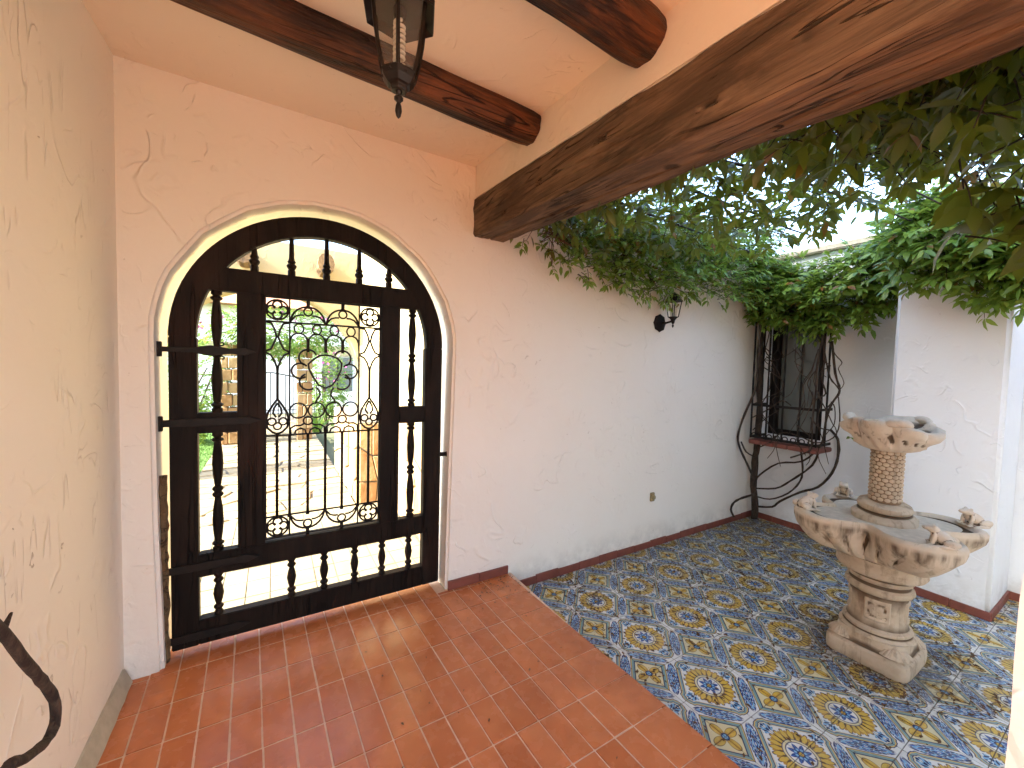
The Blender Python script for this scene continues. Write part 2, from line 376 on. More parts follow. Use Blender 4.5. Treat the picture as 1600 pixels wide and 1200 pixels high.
# terracotta porch floor: grout bed and every tile
fl = struct('porch_floor', MB().box(-.6, 1.435, .44, 2.64, -.15, -.0022), 'grout')
SH = -.04
def tilemesh(w, d, z, mat, g=.0046, bev=.0022, sh=SH, nose=False):
    mb = MB(); hw, hd = w/2-g/2, d/2-g/2
    P = [(-hw-sh*hd, -hd), (hw-sh*hd, -hd), (hw+sh*hd, hd), (-hw+sh*hd, hd)]
    if nose:
        pf_ = [(-hw, -z), (hw-.004, -z), (hw, -z+.006), (hw, -.014), (hw-.003, -.007), (hw-.009, -.0018), (hw-.017, 0), (-hw, 0)]
        n = len(pf_); mb.add([(a-sh*hd, -hd, b) for a, b in pf_]+[(a+sh*hd, hd, b) for a, b in pf_], [tuple(range(n)), tuple(range(2*n-1, n-1, -1))]+[(i, i+n, (i+1) % n+n, (i+1) % n) for i in range(n)])
        return mesh_of(mb, mat, smooth=50, name='tile')
    mb.prism(P, XY, -z, 0); return mesh_of(mb, mat, bevel=bev, seg=2 if not nose else 3, smooth=40, name='tile')
TM = {}
def terr(w, d, nose=False):
    k = (round(w, 4), round(d, 4))
    if k not in TM: TM[k] = tilemesh(w, d, .03 if nose else .02, 'terra', bev=.0018, nose=nose)
    return TM[k]
PX, PY = .1056, .208
for j in range(-5, 6):
    for k in range(-9, 9):
        y0, y1 = 1.479+PY*j, 1.479+PY*(j+1)
        x0 = .397+PX*k; wd_ = PX if k < 8 else .212; xc = x0+wd_/2
        if j == 5: y1 = 2.64
        if j >= 4 and not (-.45 < xc < .95):
            if j == 5: continue
            y1 = W-.002
        yc = (y0+y1)/2
        if j == -5 and k < 1: continue
        o = inst('tile', terr(wd_, y1-y0, k == 8), fl, (xc+SH*(yc-1.479), yc, random.uniform(-.0008, .0008)))
        o.rotation_euler = (random.uniform(-.004, .004), random.uniform(-.005, .005), 0)
# azulejo patio floor
pf = struct('patio_floor', MB().box(1.43, 7, -5, 2.40, -.3, ZP-.004), 'azgrout')
AT = tilemesh(.2025, .205, .012, 'azulejo', g=.0032, bev=.001, sh=0)
for i in range(-2, 14):
    for j in range(-6, 7):
        x = 1.886+.1012+.2025*i; y = 1.13+.1025+.205*j
        if x < 1.46 or x > 4.66 or y > 2.345 or y < -.08: continue
        if y < .14 and x < 2.6: continue
        o = inst('tile', AT, pf, (x, y, ZP+random.uniform(-.0006, .0004))); o.rotation_euler = (random.uniform(-.004, .004), random.uniform(-.004, .004), 0)
# stray patio beyond the frame
struct('patio_apron', MB().box(1.44, 7, -5, -.12, -.3, ZP-.001), 'azulejo')

# ------------------------------------------------------------------ walls
def wallthing(name, label, mb, mat, **kw):
    return tag(obj(name, mb, mat, **kw), label, 'wall')
OCX, OHW, OSP = .2575, .7175, 1.55
rr = random.Random(3)
def archpts(cx, hw, sp, n=28, jit=.0, base=0):
    pts = [(cx-hw+.025, base), (cx-hw+.008, .7)]
    for i in range(n+1):
        a = math.pi-math.pi*i/n; q = hw*(1+rr.uniform(-jit, jit)); pts.append((cx+q*math.cos(a), sp+q*math.sin(a)))
    return pts+[(cx+hw-.015, .7), (cx+hw-.025, base)]
poly = [(-.9, -.2)]+[(OCX-OHW+.025, -.2)]+archpts(OCX, OHW, OSP, 30, .006)+[(OCX+OHW-.025, -.2), (4.9, -.2), (4.9, 2.72), (-.9, 2.72)]
gw = wallthing('gate_wall', 'long rough white plaster wall with the arched gateway and red skirting', MB().prism(poly, XZ, W, 2.64), 'plaster', bevel=.016, seg=3, smooth=50)
def skirting(parent, a, b, z0, h, nrm, th=.012, L=.205, name='skirting_tile'):
    a, b = Vector(a), Vector(b); n = max(1, round((b-a).length/L)); nr = Vector(nrm)
    for i in range(n):
        p, q = a.lerp(b, i/n), a.lerp(b, (i+1)/n); d = (q-p).normalized()*.0012; p = p+d; q = q-d; t = th+random.uniform(-.001, .0015)
        hh = h+random.uniform(-.006, .004)
        mb = MB().prism([(p.x, p.y), (q.x, q.y), (q.x+nr.x*t, q.y+nr.y*t), (p.x+nr.x*t, p.y+nr.y*t)], XY, z0, z0+hh)
        obj(name, mb, 'skirt', parent, bevel=.002, seg=1)
skirting(gw, (.962, W, 0), (1.412, W, 0), .0, .062, (0, -1, 0), .013)
skirting(gw, (1.445, W, 0), (4.55, W, 0), ZP, .060, (0, -1, 0), .012)
obj('rendered_reveal', MB().tube([(OCX+OHW-.024, 2.36, .001), (OCX+OHW-.024, 2.44, .001)], .004, 6), 'fillet', gw)
wp = []
for i in range(31):
    z = .03*i; wp.append((-.440+.010*nz((z*9, 1, 0)), 2.405+.012*nz((3, z*8, 0)), z))
obj('worn_post', MB().tube(wp, [.017*(1+.55*nz((i*.8, 5, 5))) for i in range(31)], 7), 'viga', gw)
lw = wallthing('side_wall', 'scuffed beige plaster wall running beside the gate, with cement fillet', MB().box(-.87, -.57, -.75, 2.35, -.2, 2.9), 'plasterL')
fil = MB()
ys = [1.0+.06*i for i in range(23)]
vs = []; 
for y in ys:
    k = .006*nz((0, y*9, 1)); vs += [(-.571, y, .075+k), (-.562, y, .072+k), (-.535+k*1.5, y, .004), (-.571, y, .004)]
fil.add(vs, [(i*4+a, i*4+(a+1) % 4, (i+1)*4+(a+1) % 4, (i+1)*4+a) for i in range(len(ys)-1) for a in range(4)])
obj('cement_fillet', fil, 'fillet', lw)
# window wall with a window opening
WY0, WY1, WZ0, WZ1 = 1.74, 2.24, .80, 2.05
ww = thing('window_wall', 'far white courtyard wall with the barred window, vine along its top', 'wall', (XW, 1, ZP))
mb = MB()
mb.box(XW, 4.86, -3.5, WY0, -.3, 2.62); mb.box(XW, 4.86, WY1, 2.345, -.3, 2.62); mb.box(XW, 4.86, WY0, WY1, -.3, WZ0); mb.box(XW, 4.86, WY0, WY1, WZ1, 2.62)
obj('masonry', mb, 'plaster2', ww)
obj('coping', MB().box(4.50, 4.92, -3.5, 2.7, 2.622, 2.68), 'fillet', ww, bevel=.01)
skirting(ww, (XW, 2.33, 0), (XW, 1.105, 0), ZP, .06, (-1, 0, 0)); skirting(ww, (XW, .54, 0), (XW, -.5, 0), ZP, .06, (-1, 0, 0))
wallthing('patio_shade_wall', 'unseen white wall added to shade the courtyard from the side away from the gate', MB().box(1.62, 4.56, -1.55, -1.2, -.2, 3.3), 'plaster2')  # unseen wall added to cut bounce light on the buttress side
pl = thing('buttress', 'square white plaster buttress standing out from the courtyard wall behind the fountain', 'pillar', (4.28, .82, ZP))
obj('shaft', MB().box(4.014, 4.565, .545, 1.10, -.2, 2.75), 'plaster2', pl, bevel=.022, seg=3, smooth=50)
skirting(pl, (4.014, 1.10, 0), (4.014, .535, 0), ZP, .058, (-1, 0, 0)); skirting(pl, (4.004, .545, 0), (4.555, .545, 0), ZP, .058, (0, -1, 0))
pp = thing('porch_pillar', 'rough cream plaster pillar at the patio edge under the big beam', 'pillar', (1.42, -.1, ZP))
sh = []
mb = MB()
for z in [ZP-.05+.12*i for i in range(22)]:
    for (x, y) in ((1.27, -.42), (1.6, -.42), (1.6, .134), (1.27, .134)):
        sh.append((x+.008*nz((x*3, y*3, z*6)), y+.006*nz((y*5, x*2, z*7)), z))
mb.add(sh, [(i*4+a, i*4+(a+1) % 4, (i+1)*4+(a+1) % 4, (i+1)*4+a) for i in range(21) for a in range(4)]+[(0, 1, 2, 3), (84, 85, 86, 87)])
obj('shaft', mb, 'plaster', pp)
SLP = .065
def cz(y): return 2.705-SLP*(W-y)
def slab(x0, x1, y0, y1, za, zb):
    return MB().add([(x0, y0, za(y0)), (x1, y0, za(y0)), (x1, y1, za(y1)), (x0, y1, za(y1)), (x0, y0, zb(y0)), (x1, y0, zb(y0)), (x1, y1, zb(y1)), (x0, y1, zb(y1))],
                    [(3, 2, 1, 0), (4, 5, 6, 7), (0, 1, 5, 4), (1, 2, 6, 5), (2, 3, 7, 6), (3, 0, 4, 7)])
struct('ceiling', slab(-.6, 1.12, -1.2, W+.01, cz, lambda y: 2.95), 'ceil')
wallthing('header_wall', 'pale plaster band above the big beam where the log ends sink in', slab(1.10, 1.42, -1.2, W-.001, lambda y: cz(y)-.205, lambda y: 2.96), 'ceil', bevel=.008)
tag(obj('sun_block', MB().box(-.87, 1.42, -2.2, 2.5, 2.96, 4.75), 'white'), 'unseen white block added above the porch ceiling to shade the courtyard', 'sun blocker')  # unseen block added to keep direct sun off the courtyard

# ------------------------------------------------------------------ timbers
def timber(y0, y1, n=150, m=140):
    hw, hz = .1155, .117; vs = []; rc = .010
    per = []                                    # evenly spaced walk round the rounded square section
    L4 = 2*(hw-rc)+rc*math.pi/2
    for k in range(m):
        t = k/m*4; sd_, f = int(t), (t-int(t))*L4; st = 2*(hw-rc)
        if f < st: p, nn = (-(hw-rc)+f, -hw), (0, -1)
        else: an = -math.pi/2+(f-st)/rc; p = (hw-rc+rc*math.cos(an), -(hw-rc)+rc*math.sin(an)); nn = (math.cos(an), math.sin(an))
        for _ in range(sd_): p = (-p[1], p[0]); nn = (-nn[1], nn[0])
        per.append((p[0], p[1]*hz/hw, nn[0], nn[1]))
    for i in range(n+1):
        y = y0+(y1-y0)*i/n; zc = 2.389-SLP*(W-y)
        for x, z, nx, nz_ in per:
            d = .006*nz((x*9, y*1.8, z*9+3))+.0035*nz((x*26, y*5, z*26))+.002*nz((x*60, y*14, z*60))
            g1 = abs(x-.020-.018*math.sin(y*2.1)-.008*nz((y*5, 1, 1)))
            if nz_ < -.5 and g1 < .008: d -= .026*(1-g1/.008)*max(0, min(1, .75+1.2*nz((y*2, 0, 0))))
            for zo, ph in ((.03, 2.), (-.045, 5.), (.075, 8.), (-.01, 11.)):
                gl_ = abs(z-zo-.016*nz((y*1.5, ph, 2)))
                if nx < -.5 and gl_ < .008: d -= .014*(1-gl_/.008)*max(0, min(1, 2.6*nz((y*1.3, ph*3, 0))))
            if abs(nx) > .25 and abs(nz_) > .25: d -= .013*max(0, nz((y*5, x*9, z*9))+.15)      # worn arrises
            for yh, zh in ((1.95, -.06), (1.2, .03), (.75, -.05), (1.62, .0)):                          # old nail holes
                if nx < -.5 and (y-yh)**2+(z-zh)**2 < .00022: d -= .018
            vs.append((1.211+x+nx*d, y, zc+z+nz_*d))
    fs = [(i*m+k, i*m+(k+1) % m, (i+1)*m+(k+1) % m, (i+1)*m+k) for i in range(n) for k in range(m)]
    return MB().add(vs, fs+[tuple(range(m)), tuple(n*m+k for k in range(m))])
tag(obj('main_beam', timber(-1.22, 2.36), 'beam', smooth=35), 'massive weathered square timber beam, cracked underneath, between porch and courtyard', 'beam')
def log(name, label, yc, k, z, r, seed):
    pts, rad = [], []
    m, n = 44, 90; vs = []
    for i in range(n+1):
        x = -.6+(1.13+.6)*i/n; cy = yc+k*x
        for q in range(m):
            a = 2*math.pi*(q+.5)/m
            facet = 1-.05*abs(math.sin(a*3.5)); rr_ = r*facet*(1+.07*nz((x*2.5, seed, 0))-.10*max(0, 1-abs(((a*2.6+.25*nz((x*1.4, seed, 7))) % 1.3)-.6)/.10)*max(0, nz((x*1.9+seed, a, 4))+.15)+.06*nz((math.cos(a)*2+seed, math.sin(a)*2, x*1.7))+.035*nz((math.cos(a)*6, math.sin(a)*6+seed, x*5)))
            if x > 1.05: rr_ *= 1-.10*(x-1.05)/.08
            vs.append((x, cy+rr_*math.cos(a), z-.012*x+rr_*.86*math.sin(a)))
    fs = [(i*m+q, i*m+(q+1) % m, (i+1)*m+(q+1) % m, (i+1)*m+q) for i in range(n) for q in range(m)]+[tuple(range(m)), tuple(n*m+q for q in range(m))]
    return tag(obj(name, MB().add(vs, fs), 'log', smooth=40), label, 'beam', 'round ceiling logs')
log('ceiling_log', 'dark reddish ceiling log between the hanging lantern and the gate wall', 1.655, .04, 2.635, .088, 3.0)
log('ceiling_log', 'dark ceiling log sinking into the header band farther from the gate', .955, .03, 2.585, .088, 9.0)

# ================================================================== THE GATE
GY = 2.45
gate = thing('wooden_gate', 'dark wooden arched gate with turned spindles and iron tracery panel', 'gate', (.255, GY, .03))
def gbar(name, x0, x1, z0, z1, th=.03, off=0, mat='gate'):
    return obj(name, MB().box(x0, x1, GY-th+off, GY+th+off, z0, z1), mat, gate, bevel=.004, seg=2)
gc, gs, Ro, Ri = .255, 1.55, .675, .572
gbar('stile', -.42, -.314, .03, gs); gbar('stile', .82, .93, .03, gs)
ring = arc(gc, gs, Ro, 0, 180, 48)+arc(gc, gs, Ri, 180, 0, 48)
obj('arch_frame', MB().prism(ring, XZ, GY-.0305, GY+.0305), 'gate', gate, bevel=.004)
def inz(z): return math.sqrt(max(0, (Ri+.01)**2-(z-gs)**2))
mb = MB().prism([(gc-inz(1.785), 1.785), (gc+inz(1.785), 1.785), (gc+inz(1.9), 1.9), (gc-inz(1.9), 1.9)], XZ, GY-.029, GY+.029)
obj('rail', mb, 'gate', gate, bevel=.003)
gbar('inner_stile', -.155, -.036, .484, 1.786, .028); gbar('inner_stile', .55, .661, .484, 1.786, .028)
gbar('rail', -.315, -.154, 1.085, 1.186, .0275); gbar('rail', .660, .821, 1.085, 1.186, .0275)
gbar('rail', -.315, .821, .37, .485, .0285); gbar('rail', -.315, .821, .03, .155, .0285)
# bare worn top of the bottom rail and of pane sills shows paler
def spindle(x, z0, z1, r=.02, short=False, half=False):
    H = z1-z0
    if half:   # lunette spindle: base rings then a straight shaft
        pr = [(1.0, 0), (1.0, .03), (.8, .035), (1.25, .05), (1.3, .058), (.85, .068), (1.1, .078), (.8, .088), (.7, .10), (.55, H)]
        pr = [(a*r*.85, b) for a, b in pr]
    elif short:
        pr = [(.8, 0), (.95, .06), (.6, .12), (1.0, .17), (1.0, .2), (.55, .25), (.85, .36), (1.08, .5), (.85, .64), (.55, .75), (1.0, .8), (1.0, .83), (.6, .88), (.95, .94), (.8, 1)]
        pr = [(a*r, b*H) for a, b in pr]
    else:
        pr = [(1, 0), (1.1, .03), (.7, .045), (1.2, .06), (1.2, .07), (.7, .085), (.75, .1), (1.0, .18), (1.12, .26), (.95, .36), (.62, .45), (1.1, .47), (1.1, .483), (.7, .5), (1.1, .517), (1.1, .53), (.62, .55),
              (.95, .64), (1.12, .74), (1.0, .82), (.75, .9), (.7, .915), (1.2, .93), (1.2, .94), (.7, .955), (1.1, .97), (1, 1)]
        pr = [(a*r, b*H) for a, b in pr]
    obj('spindle', MB().lathe(pr, (x, GY, z0), 14), 'gate', gate, smooth=45)
for x in (-.238, .742):
    top = gs+math.sqrt(Ri**2-(x-gc)**2)
    spindle(x, 1.184, min(1.788, top+.012), .0215); spindle(x, .483, 1.087, .0215)
for x in (-.238, .087, .25, .414, .572, .736): spindle(x, .153, .372, .0215, short=True)
for x in (-.08, .086, .256, .427, .595): spindle(x, 1.898, gs+math.sqrt(Ri**2-(x-gc)**2)+.01, .022, half=True)
# strap hinges
def hinge(z, L, orn=False):
    y = GY-.036; x0 = -.455
    w = .021
    if orn: P = [(x0, z-.012), (-.33, z-.013), (-.26, z-.026), (-.18, z-.013), (-.12, z-.02), (-.07, z), (-.12, z+.02), (-.18, z+.013), (-.26, z+.026), (-.33, z+.013), (x0, z+.012)]
    else: P = [(x0, z-.016), (-.30, z-.02), (L-.09, z-.017), (L-.06, z-.022), (L, z), (L-.06, z+.022), (L-.09, z+.017), (-.30, z+.02), (x0, z+.016)]
    h = obj('strap_hinge', MB().prism(P, XZ, y-.004, y+.006), 'iron', gate, bevel=.0015, seg=1)
    obj('hinge_pin', MB().lathe([(.011, -.035), (.013, -.03), (.013, .03), (.011, .035)], (-.452, y, z), 10), 'iron', h)
    obj('wall_bracket', MB().box(-.476, -.44, y-.009, y+.014, z-.011, z+.011), 'iron', h)
    if orn:
        for sx in (1, -1):
            pts = [(-.215+.018*math.cos(R_(a))*(1-a/700), y, z+sx*(.035+.014*math.sin(R_(a))*(1-a/700))) for a in range(200, 540, 20)]
            obj('curl', MB().tube(pts, .0035, 6), 'iron', h)
hinge(1.49, -.06, True); hinge(1.142, -.05); hinge(.43, -.06); hinge(.085, -.10)
la = obj('latch', MB().box(.915, .972, GY-.045, GY-.032, .86, .885), 'iron', gate, bevel=.002)
obj('latch_knob', MB().blob((.968, GY-.045, .872), (.012, .014, .02)), 'iron', la)
# iron tracery
gr = obj('tracery_panel', MB().box(-.036, -.030, GY-.008, GY+.008, .497, 1.781).box(.544, .550, GY-.008, GY+.008, .497, 1.781)
         .box(-.036, .55, GY-.0085, GY+.0085, .495, .502).box(-.036, .55, GY-.0085, GY+.0085, 1.777, 1.784), 'iron', gate)
def iron(name, pts, r=.0042, closed=False, n=6, flat=1.5):
    obj(name, MB().tube([(a, GY, b) for a, b in pts], r*1.2, n, closed, 1.0), 'iron', gr, smooth=True)
def circ(cx, cz_, r, rad=.0036, name='ring', sx=1): iron(name, [(cx+sx*r*math.cos(2*math.pi*i/20), cz_+r*math.sin(2*math.pi*i/20)) for i in range(20)], rad, True)
ZA, ZB, ZC = 1.655, 1.05, .612
for z in (ZA, ZB, ZC): iron('cross_bar', [(-.034, z), (.549, z)], .0042)
for x in (.077, .429):
    iron('upright', [(x, ZB), (x, 1.78)], .0036); iron('upright', [(x, .5), (x, ZC)], .0036)
for x in (.018, .077, .165, .253, .341, .429, .487):
    hb = .0068; iron('upright', [(x, ZC), (x, ZB)], hb)
    iron('upright', [(x, ZC+.0), (x, ZC-.012)], .009)
def quatre(cx, cz_, R=.052):
    circ(cx, cz_, R, .0044); d = R*.50; q = R*.40
    for a in (0, 90, 180, 270):
        iron('petal', [(cx+d*math.cos(R_(a))+q*math.cos(R_(a+t)), cz_+d*math.sin(R_(a))+q*math.sin(R_(a+t))) for t in range(-150, 151, 25)], .0042)
for x in (.0205, .489):
    quatre(x, 1.717); quatre(x, .556)
def cusp(cx, z0, w, up, h=.09):   # foiled arch with a ring at its crown
    sgn = 1 if up else -1
    iron('foil_arch', [(cx+w*math.cos(R_(a)), z0+sgn*h*math.sin(R_(a))) for a in range(0, 181, 12)], .0048)
    circ(cx, z0+sgn*(h-.026), .021, .0042)
    for s_ in (-1, 1): iron('foil', [(cx+s_*w*.98, z0+sgn*.01), (cx+s_*w*.72, z0+sgn*.036), (cx+s_*w*.45, z0+sgn*.044), (cx+s_*.02, z0+sgn*(h-.046))], .0042)
    iron('stub', [(cx, z0+sgn*h), (cx, z0+sgn*.125)], .0085)
for cx in (.165, .341):
    cusp(cx, ZA, .084, True); cusp(cx, ZC, .084, False)
    # lower trefoil arches above the middle bar
    circ(cx, 1.123, .022, .0042)
    for s_ in (-1, 1):
        iron('foil', [(cx+s_*.084, ZB), (cx+s_*.083, 1.085), (cx+s_*.062, 1.099), (cx+s_*.035, 1.098), (cx+s_*.018, 1.108)], .0046)
        iron('foil', [(cx+s_*.008, ZB), (cx+s_*.012, 1.072), (cx+s_*.034, 1.083), (cx+s_*.058, 1.072), (cx+s_*.066, ZB)], .0044)
for k in range(4):
    x = .121+.088*k
    circ(x, ZA-.030, .026, .0038, sx=.86)
    iron('hoop', [(x-.044, 1.515), (x-.042, 1.56)]+[(x+.038*math.cos(R_(a)), 1.566+.034*math.sin(R_(a))) for a in range(170, 9, -16)]+[(x+.042, 1.56), (x+.044, 1.515)], .0042)
    circ(.119+.0885*k, 1.180, .041, .004)
for x in (.165, .253, .341): iron('upright', [(x, 1.575), (x, 1.50)], .0075)
# centre shield with six lobes
CX, CZ = .253, 1.385
iron('shield', [(CX+a, CZ+b) for a, b in ((-.062, .075), (-.03, .098), (.0, .102), (.03, .098), (.062, .085), (.084, .058), (.08, .02), (.062, -.025), (.035, -.066), (.0, -.083), (-.035, -.066), (-.062, -.022), (-.082, .02), (-.086, .05))], .0045, True)
def lobe(cx, cz_, r, a0, a1): iron('lobe', [(CX+cx+r*math.cos(R_(a)), CZ+cz_+r*math.sin(R_(a))) for a in range(a0, a1, 15 if a1 > a0 else -15)], .0044)
lobe(-.088, .085, .044, 20, 250); lobe(.088, .085, .044, 160, -70); lobe(-.126, .012, .041, 40, 325); lobe(.126, .012, .041, 140, -145)
lobe(-.085, -.048, .044, 110, 320); lobe(.085, -.048, .044, 70, -140)
for s_ in (-1, 1):
    iron('scroll', [(CX+s_*.042, 1.305), (CX+s_*.03, 1.285), (CX+s_*.028, 1.262), (CX+s_*.045, 1.236), (CX+s_*.052, 1.215)], .0044)
# side columns
for cx, hw in ((.0205, .054), (.489, .056)):
    for s_ in (-1, 1):
        iron('side_scroll', [(cx+s_*hw, ZA-.004), (cx+s_*hw*.5, 1.645), (cx+s_*.012, 1.612), (cx+s_*.004, 1.575), (cx+s_*.016, 1.54), (cx+s_*hw*.55, 1.510), (cx+s_*hw, 1.498)], .0044)
        iron('side_scroll', [(cx+s_*hw, 1.492), (cx+s_*hw*.55, 1.478), (cx+s_*.014, 1.45), (cx+s_*.003, 1.415), (cx, 1.38)], .0044)
        iron('teardrop', [(cx, 1.245), (cx+s_*.022, 1.212), (cx+s_*.044, 1.172), (cx+s_*.053, 1.13), (cx+s_*.045, 1.092), (cx+s_*.022, 1.068), (cx, 1.058)], .0048)
        iron('teardrop', [(cx, 1.225), (cx+s_*.016, 1.196), (cx+s_*.02, 1.17), (cx+s_*.006, 1.148)], .0044)
        circ(cx+s_*.026, 1.125, .019, .0042)
    circ(cx, 1.100, .018, .0042)
    iron('upright', [(cx, 1.42), (cx, 1.24)], .0062); iron('stub', [(cx, 1.066), (cx, ZB)], .009)
# ================================================================== LANTERN
LX, LY, LT = .300, 1.148, 2.131
ln = thing('hanging_lantern', 'dark bronze six-sided lantern hanging from the porch ceiling', 'lantern', (LX, LY, LT))
def hexa(prof, name, mat, bevel=.0015, n=6, par=None):
    rot = R_(12); mb = MB(); vs = []
    for r, z in prof:
        for k in range(n): a = rot+2*math.pi*k/n; vs.append((LX+r*math.cos(a), LY+r*math.sin(a), LT+z))
    fs = [(i*n+k, i*n+(k+1) % n, (i+1)*n+(k+1) % n, (i+1)*n+k) for i in range(len(prof)-1) for k in range(n)]+[tuple(range(n))[::-1], tuple((len(prof)-1)*n+k for k in range(n))]
    return obj(name, mb.add(vs, fs), mat, par or ln, bevel=bevel, seg=1)
obj('finial', MB().lathe([(.001, 0), (.006, .006), (.0095, .02), (.008, .034), (.005, .042), (.008, .047), (.0125, .051), (.0125, .056), (.007, .062), (.009, .07), (.014, .078), (.015, .086), (.010, .092)], (LX, LY, LT), 14), 'lampmetal', ln, smooth=40)
cup = hexa([(.020, .072), (.024, .078), (.025, .084), (.034, .088), (.046, .102), (.052, .116), (.050, .120)], 'cup', 'lampmetal')
for k in range(6):
    a = R_(12+30+60*k); obj('rivet', MB().blob((LX+.042*math.cos(a), LY+.042*math.sin(a), LT+.108), (.004, .004, .004), n=8), 'lampmetal', cup)
RB = [(.047, .116), (.060, .165), (.071, .23), (.078, .30)]
RB = [(r, z*.97+.004) for r, z in RB]
for k in range(6):
    a = R_(12+60*k); obj('rib', MB().tube([(LX+r*math.cos(a), LY+r*math.sin(a), LT+z) for r, z in RB], .0056, 6), 'lampmetal', ln)
    a2 = R_(12+60*(k+1)); vs = []
    for r, z in RB:
        for b in (a, a2): vs.append((LX+(r-.001)*math.cos(b), LY+(r-.001)*math.sin(b), LT+z))
    obj('glass_pane', MB().add(vs, [(2*i, 2*i+1, 2*i+3, 2*i+2) for i in range(3)]), 'glass', ln)
hexa([(.080, .292), (.106, .278), (.108, .292), (.074, .33), (.05, .36), (.03, .385), (.012, .40)], 'cap', 'lampmetal')
bp = []
for i in range(90):
    a = i*.55; bp.append((LX+.013*math.cos(a), LY+.013*math.sin(a), LT+.150+i*.00120))
bl = obj('bulb', MB().tube(bp, .0048, 8), 'bulb', ln, smooth=True)
obj('bulb_socket', MB().lathe([(.014, .262), (.017, .27), (.017, .30), (.02, .305), (.02, .34)], (LX, LY, LT), 14), 'lampmetal', ln)
obj('loop', MB().tube([(LX+.014*math.cos(R_(a)), LY, LT+.412+.014*math.sin(R_(a))) for a in range(0, 360, 30)], .0025, 6, True), 'lampmetal', ln)
for i in range(3):
    zc = LT+.437+.026*i; c = (i % 2)
    obj('chain_link', MB().tube([(LX+(0 if c == 0 else .009*math.cos(R_(a))), LY+(.009*math.cos(R_(a)) if c == 0 else 0), zc+.017*math.sin(R_(a))) for a in range(0, 360, 30)], .0022, 6, True), 'lampmetal', ln)
obj('ceiling_rose', MB().lathe([(.006, 0), (.012, .01), (.035, .018), (.045, .03)], (LX, LY, cz(LY)-.03), 16), 'lampmetal', ln)

# ================================================================== wall lamp, outlet
sx, sz = 2.897, 1.861
sc = thing('wall_lamp', 'black iron wall lamp half hidden under the vine', 'lamp', (sx, W, sz))
obj('back_plate', MB().lathe([(.074, 0), (.076, .006), (.066, .014), (.05, .018), (.02, .03), (.001, .032)], (sx, W-.001, sz), 16, lambda r, z, a: (r*(1+.05*math.cos(8*a)), z), axis='y'), 'iron', sc, smooth=40)
obj('arm', MB().tube([(sx, W-.025, sz), (sx, W-.07, sz-.004), (sx, W-.12, sz+.004), (sx, W-.14, sz+.03)], .009, 8), 'iron', sc)
obj('finial', MB().lathe([(.002, -.05), (.009, -.035), (.004, -.02), (.012, -.01), (.016, .012), (.03, .03), (.045, .04)], (sx, W-.14, sz), 12), 'iron', sc, smooth=40)
for k in range(4):
    a = R_(45+90*k); obj('lamp_rib', MB().tube([(sx+.04*math.cos(a), W-.14+.04*math.sin(a), sz+.04), (sx+.062*math.cos(a), W-.14+.062*math.sin(a), sz+.17)], .004, 6), 'iron', sc)
obj('lamp_glass', MB().lathe([(.03, .042), (.046, .168)], (sx, W-.14, sz), 4), 'glass', sc)
obj('lamp_cap', MB().lathe([(.075, .17), (.07, .18), (.03, .225), (.008, .24)], (sx, W-.14, sz), 8), 'iron', sc)
ou = thing('wall_outlet', 'small yellowed electrical outlet box on the courtyard wall', 'outlet', (2.89, W, .323))
obj('back_box', MB().box(2.866, 2.914, W-.018, W+.002, .285, .362), 'outlet', ou, bevel=.004)
obj('cover', MB().lathe([(.021, 0), (.021, .010), (.017, .014)], (2.892, W-.018, .322), 14, axis='y'), 'outlet', ou)

# ================================================================== window + iron cage
wi = thing('courtyard_window', 'dark framed casement window behind the iron cage', 'window', (XW, 2.0, WZ0))
obj('frame', MB().box(4.60, 4.66, WY1-.085, WY1+.002, WZ0, WZ1).box(4.60, 4.66, WY0-.002, WY0+.05, WZ0, WZ1).box(4.6005, 4.6595, WY0, WY1, WZ0, WZ0+.06).box(4.6005, 4.6595, WY0, WY1, WZ1-.06, WZ1), 'gate', wi)
obj('pane', MB().box(4.63, 4.636, WY0+.04, WY1-.08, WZ0+.05, WZ1-.05), 'darkglass', wi)
for i in range(5): obj('sill_brick', MB().box(4.245, 4.60, 1.645+.122*i, 1.645+.122*i+.118, .715, .757+random.uniform(-.003, .003)), 'skirt', wi, bevel=.006)
cg = thing('window_cage', 'black wrought iron cage of bars over the courtyard window', 'grille', (4.4, 1.95, .78))
GX = 4.262; by = [1.66, 1.805, 1.95, 2.095, 2.24]
def twist(x, y, z0, z1, r=.009):
    n = 40; vs = []
    for i in range(n+1):
        z = z0+(z1-z0)*i/n; f = i/n; tw = 6*(max(0, min(1, (f-.45)/.25))*math.pi)
        for k in range(4): a = tw+k*math.pi/2+.78; vs.append((x+r*math.cos(a), y+r*math.sin(a), z))
    return MB().add(vs, [(i*4+k, i*4+(k+1) % 4, (i+1)*4+(k+1) % 4, (i+1)*4+k) for i in range(n) for k in range(4)]+[(0, 1, 2, 3), (n*4, n*4+1, n*4+2, n*4+3)])
for i, y in enumerate(by): obj('bar', twist(GX, y, .775, 2.1), 'iron', cg)
for y in (1.66, 2.24):
    obj('bar', twist(4.44, y, .775, 2.1), 'iron', cg)
    for z in (.79, 1.12, 2.05): obj('side_rail', MB().box(GX, 4.56, y-.004, y+.004, z-.012, z+.012), 'iron', cg)
for z in (.79, 1.12, 2.05): obj('front_rail', MB().box(GX-.004, GX+.004, 1.652, 2.248, z-.0125, z+.0125), 'iron', cg)
obj('diamond', MB().tube([(GX, 2.0225+.05*math.cos(R_(a))*(1-.35*abs(math.sin(R_(2*a)))), 1.62+.06*math.sin(R_(a))*(1-.35*abs(math.sin(R_(2*a))))) for a in range(0, 360, 15)], .005, 6, True), 'iron', cg)
